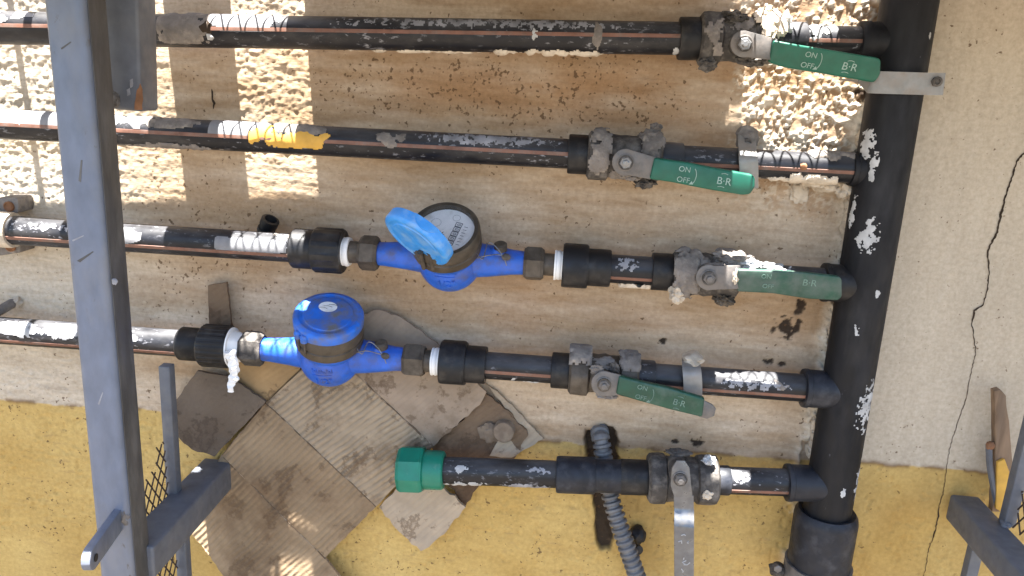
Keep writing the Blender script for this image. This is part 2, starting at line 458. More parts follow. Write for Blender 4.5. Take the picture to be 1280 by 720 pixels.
def build_wall():
    x0, x1, z0, z1, st = -1.02, .80, .50, 1.48, .0019
    xs = np.concatenate([np.linspace(-4, x0, 14)[:-1], np.arange(x0, x1, st), np.linspace(x1, 4, 14)])
    zs = np.concatenate([np.linspace(-.05, z0, 8)[:-1], np.arange(z0, z1, st), np.linspace(z1, 2.8, 10)])
    X, Z = np.meshgrid(xs, zs)
    nx, nz = len(xs), len(zs)
    # photo coordinates of each wall point, only used to lay the plaster zones out where they were measured
    qx, qy, qz = X - CAM.x, 0 - CAM.y, Z - CAM.z
    zd = qx * fwd.x + qy * fwd.y + qz * fwd.z
    zd = np.maximum(zd, .3)
    PX = 640 + F * (qx * RGT.x + qy * RGT.y + qz * RGT.z) / zd
    PY = 360 - F * (qx * UPV.x + qy * UPV.y + qz * UPV.z) / zd
    rx = 1137 - .162 * PY
    right = sst(-8, 14, PX - rx + 6 * fb(Z * 30, X * 30, 9))
    dado = 500 + .0742 * PX + 3.0 * fb(X * 45, Z * 45, 3) + 2.5 * fb(X * 9, Z * 9, 31)
    yel = sst(-.7, .7, PY - dado)
    ell = lambda cx, cy, a, b: np.exp(-(((PX - cx) / a) ** 2 + ((PY - cy) / b) ** 2))
    # relief
    tro = fb(X * 9, Z * 85, 5, 4, .55)                       # trowel ridges
    med = fb(X * 55, Z * 60, 14, 4, .55)
    fin = fb(X * 210, Z * 230, 22, 3, .6)
    lump = fb(X * 120, Z * 130, 41, 3, .6)
    pB = sst(905, 950, PX + 26 * fb(X * 60, Z * 60, 51)) * sst(320, 170, PY) * (1 - right)
    pL = sst(260, 60, PX)
    stc = np.maximum(pB, .55 * pL)
    h = (1 - right) * (1 - yel * .55) * (.0009 * tro + .0006 * med + .0006 * fin) + .004 * fb(X * 3, Z * 3, 60, 2)
    gB = np.maximum(fb(X * 215, Z * 225, 43, 3, .6) - .02, 0) + .5 * np.maximum(fb(X * 45, Z * 45, 47, 2) - .05, 0)
    gL = np.maximum(fb(X * 95, Z * 150, 53, 3, .6) - .04, 0)
    h += .0052 * pB * gB + .0017 * pL * (1 - pB) * gL + .0007 * pL * fin
    st2 = sst(285, 300, PX) * sst(400, 385, PX) * sst(215, 190, PY)
    h += st2 * (.0017 * gL + .0006 * fin)
    h += right * (1 - yel) * (.0012 * fb(X * 60, Z * 14, 70, 4) + .0002 * fin)
    h += yel * (.0007 * fb(X * 60, Z * 40, 75, 4) - .0016 * sst(.22, .42, fb(X * 120, Z * 70, 77, 3)))
    # plaster left against the riser
    fr = np.exp(-((PX - (rx - 38 + 8 * fb(Z * 40, X * 3, 80))) / 9) ** 2) * sst(.02, .25, fb(X * 40, Z * 25, 81) + .22)
    h += fr * .012 * (1 + lump)
    # ragged chase round the conduit
    ch = np.maximum(np.exp(-(((PX - 751 - .06 * (PY - 600)) / 11) ** 4 + ((PY - 640) / 46) ** 6)), np.exp(-(((PX - 752) / 20) ** 4 + ((PY - 562) / 28) ** 4)))
    ch = sst(.30, .55, ch + .35 * fb(X * 70, Z * 70, 85, 3))
    h -= ch * .010
    edge = sst(x0, x0 + .05, X) * sst(x1, x1 - .05, X) * sst(z0, z0 + .05, Z) * sst(z1, z1 - .03, Z)
    h *= edge
    # pigment
    c = lambda r, g, b: np.array((r, g, b))[None, None, :]
    e = lambda m: m[..., None]
    tone = np.clip(.55 + 1.25 * fb(X * 5, Z * 24, 90, 6, .62), 0, 1)
    cream = c(.40, .285, .18) * (1 - e(tone)) + c(.55, .445, .335) * e(tone)
    tan = c(.345, .20, .10)
    sm = np.clip(ell(800, 120, 170, 50) + .75 * ell(560, 110, 150, 40) + .7 * ell(900, 165, 50, 60) + .45 * ell(760, 405, 200, 28) + .5 * ell(880, 300, 160, 40) + .5 * ell(640, 350, 60, 60)
                 + .35 * ell(450, 330, 150, 50) + .4 * ell(1000, 420, 60, 40), 0, 1) * np.clip(.75 + 1.0 * fb(X * 14, Z * 40, 95, 4), 0, 1)
    sm = np.maximum(sm * (1 - pB), .6 * pB * sst(.10, .0, gB))
    base = cream * (1 - e(sm) * .85) + tan * e(sm) * .85
    base = base * (1 - e(pL) * .7) + c(.57, .515, .425) * e(pL) * .7
    gw = e(np.clip(pB * sst(.04, .16, gB), 0, 1)); base = base * (1 - gw) + c(.62, .55, .455) * gw
    rc = c(.50, .435, .345) * (1 + .10 * e(fb(X * 12, Z * 5, 97, 4)))
    base = base * (1 - e(right)) + rc * e(right)
    yv = e(np.clip(.5 + fb(X * 8, Z * 8, 99, 5), 0, 1))
    yc = c(.46, .305, .10) * (1 - yv) + c(.575, .415, .16) * yv
    grime = np.clip(ell(840, 590, 60, 60) * .7 + sst(560, 1050, PX) * .42 + .55 * ell(800, 640, 60, 60) + ell(835, 700, 45, 50) * .3, 0, 1) * np.clip(.7 + fb(X * 20, Z * 20, 104, 4), 0, 1)
    yc = yc * (1 - e(grime) * .55) + c(.27, .155, .05) * e(grime) * .55
    base = base * (1 - e(yel)) + yc * e(yel)
    # ochre showing through just above the dado, plaster crumbs below it
    lineb = np.exp(-((PY - dado) / 3.0) ** 2) * sst(0, .3, fb(X * 40, Z * 60, 107) + .1)
    base = base * (1 - e(lineb) * .75) + c(.17, .10, .05) * e(lineb) * .75
    base = base * (1 - e(np.clip(fr, 0, 1))) + c(.66, .60, .50) * e(np.clip(fr, 0, 1))
    base = base * (1 - e(ch)) + c(.045, .032, .022) * e(ch)  # dark colour paints in the shade inside the chase
    # bare blotches
    for bx, by, a, b in ((985, 408, 22, 16), (1000, 382, 8, 14), (828, 426, 7, 6), (958, 452, 9, 6), (978, 455, 8, 4), (870, 553, 12, 7), (1075, 118, 14, 9), (843, 552, 8, 4)):
        k = sst(.55, .75, ell(bx, by, a, b) + .7 * fb(X * 150, Z * 150, 110, 3))
        base = base * (1 - e(k)) + c(.05, .035, .025) * e(k)
        h -= k * .002
    mold = np.clip(ell(470, 105, 90, 30) + 1.1 * ell(650, 115, 150, 40) + .9 * ell(770, 130, 80, 40) + .4 * ell(560, 90, 260, 50) + .5 * ell(250, 250, 120, 120) + .4 * ell(420, 320, 160, 40)
                   + .35 * ell(200, 340, 140, 40), 0, 1.2) * (1 - right) * (1 - yel) + .28 * (1 - right) * (1 - yel) + .45 * yel * (1 - right) + .15 * right
    verts = np.stack([X, -h, Z], -1).reshape(-1, 3).astype(np.float32)
    idx = np.arange(nx * nz).reshape(nz, nx)
    quads = np.stack([idx[:-1, :-1], idx[:-1, 1:], idx[1:, 1:], idx[1:, :-1]], -1).reshape(-1, 4).astype(np.int32)
    me = bpy.data.meshes.new('plaster_wall')
    me.vertices.add(len(verts)); me.vertices.foreach_set('co', verts.ravel())
    me.loops.add(quads.size); me.loops.foreach_set('vertex_index', quads.ravel())
    me.polygons.add(len(quads)); me.polygons.foreach_set('loop_start', np.arange(0, quads.size, 4, dtype=np.int32))
    me.update(calc_edges=True); me.validate()
    me.polygons.foreach_set('use_smooth', np.ones(len(quads), dtype=bool))
    a = me.color_attributes.new('pigment', 'FLOAT_COLOR', 'POINT')
    a.data.foreach_set('color', np.concatenate([np.clip(base, 0, 1), np.ones((nz, nx, 1))], -1).reshape(-1).astype(np.float32))
    b = me.color_attributes.new('spots', 'FLOAT_COLOR', 'POINT')
    b.data.foreach_set('color', np.stack([mold, yel, right, np.ones_like(mold)], -1).reshape(-1).astype(np.float32))
    t = NT('painted_plaster'); cc = t.coords(rnd=False)
    va = t.node('VertexColor', layer_name='pigment'); vb = t.node('VertexColor', layer_name='spots')
    sp = t.node('SeparateColor'); t.link(vb.outputs[0], sp.inputs[0])
    col = t.mix(1.0, va.outputs[0], t.mix(t.ramp(t.noise(cc, 160, 6, .65), .3, .7), (.84, .82, .79, 1), (1.1, 1.1, 1.1, 1)), 'MULTIPLY')
    cs = t.coords((.35, 1, 1.3), rnd=False)
    streak = t.ramp(t.noise(cs, 75, 7, .75), .56, .72)
    col = t.mix(t.math('MULTIPLY', streak, t.ramp(sp.outputs[2], 0, 1, .50, .10)), col, (.22, .145, .085, 1))
    c4 = t.mix(sp.outputs[2], t.coords((.16, 1, 1.0), rnd=False), t.coords((1, 1, .2), rnd=False))
    s4 = t.noise(c4, 62, 6, .7, .5)
    col = t.mix(t.math('MULTIPLY', t.ramp(sp.outputs[2], 0, 1, 1, .35), t.ramp(sp.outputs[1], 0, 1, 1, .3)), col, t.mix(1.0, col, t.mix(t.ramp(s4, .30, .72), (.80, .755, .71, 1), (1.12, 1.13, 1.14, 1)), 'MULTIPLY'))
    n1 = t.noise(cc, 175, 3, .5)
    sel = t.math('ADD', n1, t.math('MULTIPLY', sp.outputs[0], .085))
    sel = t.math('ADD', sel, t.ramp(t.noise(cc, 38, 3), .3, .7, -.11, .11))
    k = t.ramp(sel, .715, .765)
    col = t.mix(t.math('MULTIPLY', k, .8), col, (.10, .055, .028, 1))
    t.link(col, t.bsdf.inputs['Base Color']); t.bsdf.inputs['Roughness'].default_value = .92
    t.bsdf.inputs['Specular IOR Level'].default_value = .2
    hh = t.math('SUBTRACT', t.noise(t.coords((.45, 1, 1), rnd=False), 260, 4, .55), t.math('MULTIPLY', k, .7))
    b1 = t.bump(t.noise(t.coords((.30, 1, 1.2), rnd=False), 90, 5, .65), .42, .0022)
    b1 = t.bump(hh, .32, .0010, b1)
    t.link(t.bump(t.noise(cc, 620, 3, .6), .32, .0006, b1), t.bsdf.inputs['Normal'])
    me.materials.append(t.m)
    o = bpy.data.objects.new('plaster_wall', me); COL.objects.link(o)
    o['label'] = 'rough cream plaster wall with ochre yellow painted lower band'; o['category'] = 'wall'
    LOCS[o] = V((0, 0, 0))
    return o, (xs, zs, h)
WALL, HF = build_wall()

def wall_h(x, z):
    xs, zs, h = HF
    i = min(max(int(np.searchsorted(xs, x)), 0), len(xs) - 1); j = min(max(int(np.searchsorted(zs, z)), 0), len(zs) - 1)
    return float(h[j, i])

def crack(pts, widths, name='crack', seed=1):
    P = []; W = []
    for i in range(len(pts) - 1):
        a, b = pts[i], pts[i + 1]
        m = max(2, int(math.hypot(b[0] - a[0], b[1] - a[1]) / 2.5))
        for k in range(m):
            t = k / m
            P.append((a[0] + (b[0] - a[0]) * t + random.uniform(-.7, .7), a[1] + (b[1] - a[1]) * t)); W.append((widths[i] + (widths[i + 1] - widths[i]) * t) * random.uniform(.5, 1.1) * (.85 if a[1] < 390 else .62))
    P.append(pts[-1]); W.append(widths[-1] * .3); W[0] *= .3
    bm = bmesh.new(); L = []
    for i, (x, y) in enumerate(P):
        a = P[max(0, i - 1)]; b = P[min(len(P) - 1, i + 1)]
        dx, dy = b[0] - a[0], b[1] - a[1]; l = math.hypot(dx, dy) or 1
        nx_, ny_ = -dy / l * W[i] / 2, dx / l * W[i] / 2
        q = []
        for s in (-1, 0, 1):
            p = at(x + nx_ * s, y + ny_ * s, 0); p.y = -wall_h(p.x, p.z) - (.0009 if s else .0006)
            q.append(bm.verts.new(p))
        L.append(q)
    for a, b in zip(L, L[1:]):
        bm.faces.new((a[0], b[0], b[1], a[1])); bm.faces.new((a[1], b[1], b[2], a[2]))
    return obj(name, bm, M['crack'], WALL)
crack([(1290, 188), (1278, 193), (1270, 202), (1266, 218), (1258, 240), (1251, 268), (1247, 290), (1238, 306), (1234, 318), (1237, 340), (1233, 366), (1228, 381), (1217, 388), (1214, 405), (1219, 440),
       (1212, 470), (1207, 500), (1199, 522), (1192, 545), (1187, 562), (1183, 590), (1179, 618), (1174, 632), (1173, 645), (1168, 668), (1160, 692), (1155, 722), (1150, 745)],
      [4, 3.6, 3, 3.6, 3, 4, 3.4, 3.6, 3, 2.4, 2.2, 2, 3.4, 2.4, 1.8, 1.4, 1.6, 1.4, 1.6, 1.2, 1.4, 1.6, 2, 5, 1.6, 1.6, 1.4, 1.2])
crack([(264, 111), (266, 118), (265, 124), (268, 129), (267, 136)], [2, 3, 2, 4, 3])
crack([(1082, 150), (1086, 170), (1080, 190)], [3, 2, 2])

# ------------------------------------------------------------------ riser pipe
def stripe_bm(row, x0, x1, d, ang=0, w_px=5, py=False):
    bm = bmesh.new()
    A, e1, e2 = frame(row.ax, V((0, -1, 0)))
    sg = 1 if e2.z > 0 else -1
    n = max(2, int(abs(x1 - x0) / 25)); L = []
    for i in range(n + 1):
        x = x0 + (x1 - x0) * i / n; mp = row.mpp(x); R = d * mp / 2
        half = w_px * mp / R / 2; c0 = math.radians(ang) * sg
        O = row.P0 + row.ax * row.s_of(x)
        L.append([bm.verts.new(O + (e1 * math.cos(c0 + q * half) + e2 * math.sin(c0 + q * half)) * (R + (.0006 if abs(q) < 1 else -.0003))) for q in (-1, -.8, 0, .8, 1)])
    for a, b in zip(L, L[1:]):
        for k in range(4): bm.faces.new((a[k], a[k + 1], b[k + 1], b[k]))
    return bm

ROWS = {
    1: Row((0, 35, .060), (1100, 52, .046)),
    2: Row((0, 155, .060), (1085, 212, .047)),
    3: Row((20, 288, .055), (1050, 354, .050)),
    4: Row((0, 413, .058), (1020, 486, .050)),
    5: Row((500, 586, .062), (1010, 604, .052)),
}
R1, R2, R3, R4, R5 = (ROWS[i] for i in (1, 2, 3, 4, 5))

def riser():
    t = thing('riser_pipe', 'thick black vertical pipe feeding the five rows, splashed with white paint', 'pipe', RISER.pos(0, 655))
    s = lambda y: RISER.s_of(0, y)
    R = .0325
    bm = lathe(bmesh.new(), RISER.P0, RISER.ax, [(s(-120), R), (s(655), R)], 48)
    obj('pipe_body', bm, M['riser'], t)
    a = s(640)
    prof = [(a - .001, R + .001), (a - .003, R + .006), (a + .002, R + .0095), (a + .010, R + .011), (a + .06, R + .0105), (a + .12, R + .0105), (a + .124, R)]
    obj('coupling', lathe(bmesh.new(), RISER.P0, RISER.ax, prof, 48), M['fitting_blue'], t)
    # tee sockets and the elbow: one per row, at their row's end
    for row, x0, x1, d, m in ((R2, 1062, 1092, 43, 'riser'), (R3, 1028, 1075, 49, 'fitting'), (R4, 1003, 1052, 49, 'fitting_blue'), (R5, 982, 1035, 47, 'fitting_blue')):
        pr = [(x0, d - 6), (x0 + .5, d - 1), (x0 + 2.5, d), (x0 + 6, d), (x0 + 7, d - 1.5), ((x0 + x1) / 2, d - 2), (x1 + 6, d - 3)]
        obj('tee_socket', rl(row, pr, 36), M[m], t)
    pr = [(1072, 40), (1072.5, 47), (1075, 49), (1085, 49), (1087, 47), (1110, 50), (1135, 52)]
    obj('elbow', rl(R1, pr, 36), M['riser'], t)
    # white paint
    def splash(y, ang, dy, da, seed, thr, th=.0005, fs=150):
        b = bmesh.new()
        smear(b, RISER.P0, RISER.ax, s(y - dy), s(y + dy), math.radians(ang - da), math.radians(ang + da), R, seed, thr, th, 44, 34, fs)
        if b.faces: obj('paint_splash', b, M['white_paint'], t)
        else: b.free()
    A, e1, e2 = frame(RISER.ax, V((0, -1, 0)))
    sg = 1 if e2.x > 0 else -1
    for y, ang, dy, da, seed, thr in ((498, 38, 34, 30, 1, .08), (290, -28, 26, 28, 2, .16), (404, -20, 9, 9, 3, .3), (180, -62, 28, 22, 4, .12), (208, -38, 20, 10, 11, .0), (590, 60, 26, 18, 5, .25), (602, 10, 8, 8, 6, .1),
                                      (360, 12, 6, 8, 7, .2), (45, 38, 5, 5, 8, .3), (265, -75, 26, 12, 10, .15)):
        splash(y, ang * sg, dy, da, seed, thr)
    return t
riser()

def riser_edge():
    rnd = random.Random(5)
    for k, (y, n) in enumerate(((262, 3), (284, 3), (306, 2), (232, 2), (404, 1), (520, 1), (548, 2), (566, 1), (180, 2), (206, 2), (150, 1))):
        for j in range(n):
            yy = y + rnd.uniform(-9, 9); x = 1137 - .162 * yy - 33 + rnd.uniform(-3, 2)
            s_ = rnd.uniform(.6, 1.2)
            obj('plaster_lump', blob(bmesh.new(), at(x, yy, .018), (.0045 * s_, .014, .011 * s_), k * 3 + j, .6, 3, 2.4), M['plaster'], WALL)
riser_edge()
for k, (x, y, o, r) in enumerate(((1012, 222, .026, (.020, .022, .010)), (1030, 226, .022, (.022, .020, .014)), (1054, 233, .024, (.011, .018, .015)), (1064, 262, .018, (.007, .014, .016)), (1000, 240, .004, (.012, .006, .014)), (1078, 208, .05, (.006, .012, .010)))):
    obj('plaster_lump', blob(bmesh.new(), at(x, y, o), r, 60 + k, .55, 3, 2.0), M['plaster'], WALL)

def riser_clip():
    t = thing('riser_clip', 'galvanised clamp round the foot of the thick black riser', 'clamp', RISER.pos(0, 712))
    s = RISER.s_of(0, 712)
    R = .0435
    prof = [(s - .012, R), (s - .012, R + .003), (s + .016, R + .003), (s + .016, R)]
    obj('band', lathe(bmesh.new(), RISER.P0, RISER.ax, prof, 48), M['steel'], t)
    for px in (972, 1048):
        bm = blob(bmesh.new(), at(px, 712, .042), (.012, .014, .010), px, .2, 3)
        obj('bolt_lug', bm, M['nut'], t)
        p = at(px, 710, .055)
        obj('screw', lathe(bmesh.new(), p, V((0, -1, 0)), [(0, .006), (.003, .006), (.004, .004)], 6, ref=V((0, 0, 1))), M['steel'], t)
riser_clip()

# ------------------------------------------------------------------ pipes of the rows
def pipe(row, x0, x1, d, label, stripe_ang=0, smears=(), stripe=True, mat='pipe', sub=None):
    t = thing('black_pipe', label, 'pipe', row.pos((max(x0, 0) + x1) / 2), 'black water pipes')
    segs = [(x0, d), (x1, d)] if sub is None else sub
    obj('pipe_body', rl(row, segs, 40), M[mat], t)
    if stripe: obj('stripe', stripe_bm(row, x0, x1, d, stripe_ang), M['stripe'], t)
    for (a, b, t0, t1, m, seed, thr, th) in smears: row_smear(row, a, b, t0, t1, d, M[m], t, 'scuff_sunlit_film' if m in ('scuff', 'dusty') else 'plaster_smear', seed, thr, th, 30 if m == 'dusty' else 170 if m == 'scuff' else (110 if m == 'white_paint' else 60))  # 'dusty' smears are painted sunlight on the pipe, the others real marks
    return t

pipe(R1, -420, 852, 40, 'topmost long black pipe with red stripe, running behind the grey post', 6,
     [(262, 356, -2, 100, 'dusty', 13, -1.0, .0002), (-90, 56, 5, 85, 'dusty', 14, -.05, .0002), (206, 268, -50, 90, 'plaster_grey', 3, -.55, .0015), (250, 275, -20, 40, 'crack', 5, .2, .0022), (262, 275, -40, -8, 'white_paint', 6, .1, .002), (600, 760, -95, -50, 'plaster', 7, .0, .004),
      (430, 620, -100, -66, 'plaster', 8, .22, .0025), (740, 752, -50, 60, 'plaster_grey', 9, -.1, .001), (664, 676, -30, 30, 'white_paint', 10, .2, .001), (370, 850, 18, 72, 'scuff', 12, .30, .0003), (840, 850, -80, -30, 'white_paint', 15, .1, .001)])
pipe(R2, -420, 716, 37, 'second black pipe from the top with a yellow paint patch near the post', 4,
     [(268, 345, 0, 95, 'dusty', 17, -.8, .0002), (-60, 185, 5, 95, 'dusty', 18, -.6, .0002), (180, 262, 20, 95, 'plaster_grey', 21, -.2, .0015), (318, 358, -30, 62, 'yellow_paint', 22, -.2, .0008), (345, 418, -40, 40, 'yellow_paint', 23, -.3, .0008), (345, 415, 25, 90, 'plaster_grey', 24, -.35, .0012), (470, 510, -8, 62, 'plaster_grey', 25, -.1, .0012),
      (140, 300, -80, -35, 'plaster_grey', 26, .05, .002), (510, 710, 15, 80, 'scuff', 28, .22, .0003), (-20, 60, 0, 70, 'white_paint', 29, .1, .0006)])
pipe(R3, -420, 372, 36, 'short black pipe leading from the left clamp to the open meter', -20,
     [(276, 364, -12, 42, 'dusty', 33, -.8, .0002), (128, 186, -12, 55, 'dusty', 34, -.5, .0002), (20, 120, 10, 60, 'scuff', 31, .45, .0005), (340, 368, 40, 95, 'plaster_grey', 32, .1, .001)])
pipe(R4, -420, 232, 34, 'lowest left black pipe leading to the closed blue meter', -28,
     [(-20, 226, 0, 75, 'dusty', 43, .0, .0002), (0, 60, -5, 70, 'white_paint', 41, .05, .0006), (40, 130, 0, 60, 'white_paint', 42, .35, .0005)])
pipe(R2, 850, 1068, 36, 'black pipe between second valve and the riser, plaster crusted', -10,
     [(985, 1045, -85, -20, 'plaster', 51, -.25, .004), (1005, 1064, 30, 110, 'plaster_grey', 52, -.35, .003), (940, 1000, -75, -45, 'plaster', 53, .0, .003), (995, 1005, -10, 20, 'rust', 54, -.2, .002)])
pipe(R1, 1005, 1076, 36, 'short black pipe between top valve and its elbow on the riser', -2,
     [(1004, 1022, -5, 80, 'white_paint', 61, -.3, .0008), (1018, 1042, 15, 60, 'white_paint', 62, .15, .0008)])
pipe(R3, 760, 818, 36, 'short black pipe between open meter coupling and third valve', -26,
     [(762, 800, 5, 65, 'scuff', 71, .05, .0003), (772, 818, -100, -55, 'plaster', 72, -.2, .005)])
pipe(R3, 900, 1032, 36, 'black pipe behind the dusty green handle of third valve', -26,
     [(920, 985, 30, 95, 'white_paint', 81, -.25, .003)])
pipe(R4, 606, 694, 34, 'short black pipe between closed meter coupling and fourth valve', -8,
     [(640, 648, -60, -20, 'white_paint', 91, .2, .0008), (652, 676, -75, -40, 'white_paint', 92, -.1, .001)])
pipe(R4, 816, 1006, 35, 'black pipe between fourth valve and its tee on riser', -18,
     [(960, 1003, -10, 70, 'plaster_grey', 93, .3, .001), (880, 1000, -10, 50, 'scuff', 94, .3, .0003)])
pipe(R5, 553, 700, 34, 'lowest black pipe scuffed with white, closed by the green cap', 0,
     [(556, 605, -70, -20, 'white_paint', 101, .0, .0008), (565, 590, 15, 60, 'white_paint', 102, .3, .0006), (626, 690, -55, -20, 'scuff', 103, .0, .0006), (655, 690, 20, 60, 'scuff', 104, .2, .0005), (598, 612, -40, -15, 'white_paint', 105, .1, .0006)], stripe=False)
pipe(R5, 905, 985, 34, 'short black pipe joining the lowest valve to the riser', -20,
     [(905, 940, 15, 70, 'scuff', 111, .1, .0006)])

# ------------------------------------------------------------------ compression couplings
def coupling(row, xs, label, ribs=12):
    """xs: [(x, diameter)...] small end first or last"""
    c = thing('pipe_coupling', label, 'coupling', row.pos((xs[0][0] + xs[-1][0]) / 2), 'black compression couplings by the meters')
    body, cap = xs[1], xs[2]
    return c
def comp_coupling(row, bx0, bx1, bd, cx0, cx1, cd_, label, lugs=10, seed=0):
    t = thing('pipe_coupling', label, 'coupling', row.pos((bx0 + bx1 + cx0 + cx1) / 4), 'black compression couplings by the meters')
    lo, hi = min(bx0, bx1), max(bx0, bx1)
    obj('body', rl(row, [(lo, bd - 8), (lo, bd - 3), (lo + 2, bd), (hi - 2, bd), (hi, bd - 2), (hi, bd - 8)], 40), M['fitting'], t)
    lo, hi = min(cx0, cx1), max(cx0, cx1)
    def rm(th, i):
        if i in (0, 1, 6, 7): return 1.0
        k = (th * lugs / (2 * math.pi)) % 1
        return 1.0 if k < .5 else (.955 if lugs < 20 else .978)
    pr = [(lo, cd_ * .72), (lo, cd_ - 4), (lo + 2.5, cd_), (lo + (hi - lo) * .45, cd_), (lo + (hi - lo) * .5, cd_ * .995), (hi - 2.5, cd_), (hi, cd_ - 4), (hi, cd_ * .72)]
    obj('cap_nut', rl(row, pr, lugs * 8, rmod=rm), M['fitting'], t)
    return t
comp_coupling(R3, 367, 396, 50, 394, 430, 57, 'black ribbed coupling left of the open blue meter', 10)
comp_coupling(R3, 733, 763, 47, 703, 735, 57, 'black stepped coupling right of the open blue meter', 3)
comp_coupling(R4, 226, 258, 42, 254, 290, 54, 'black ribbed coupling left of the closed meter with white tape hanging', 24)
comp_coupling(R4, 580, 608, 47, 551, 583, 57, 'black stepped coupling right of the closed blue meter', 3)

def tape_ring(row, x0, x1, d, label, parent=None):
    pr = [(x0, d * .9)] + [(x0 + (x1 - x0) * k / 8, d * (1 + .03 * math.sin(k * 2.2))) for k in range(9)] + [(x1, d * .8)]
    o = obj('thread_tape', rl(row, pr, 28, jit=.0012), M['tape'], label=label, cat='tape', group='white thread tape on the meter joints')
    return o
tape_ring(R3, 420, 438, 36, 'white thread tape between ribbed coupling and open meter tailpiece')
tape_ring(R3, 693, 707, 37, 'white thread tape right of the open blue meter')
tape_ring(R4, 540, 553, 35, 'white thread tape right of the closed blue meter')
def hanging_tape():
    bm = rl(R4, [(276, 30), (283, 44), (290, 40), (300, 36), (308, 28)], 28, jit=.004, seed=4)
    c = rl(R4, [(289, 30), (289.6, 50), (291.5, 49), (292, 30)], 40)
    path = smoothpath([at(286, 440, .088), at(291, 455, .086), at(293, 468, .084), at(289, 480, .083), at(288, 490, .083)], 10)
    b2 = bmesh.new()
    rad = [.0085 - .0045 * i / len(path) + .003 * mnoise.noise(V((i * .23, 0, 3))) for i in range(len(path))]
    sweep(b2, path, rad, 10)
    for v in b2.verts: v.co += V((0, 1, 0)) * (v.co.y + .084) * -.5 + V((mnoise.noise(v.co * 220), mnoise.noise(v.co * 220 + V((5, 0, 0))), 0)) * .003
    obj('thread_tape', join(bm, c, b2), M['tape'], label='loose white thread tape hanging below the left coupling of closed meter', cat='tape', group='white thread tape on the meter joints')
hanging_tape()

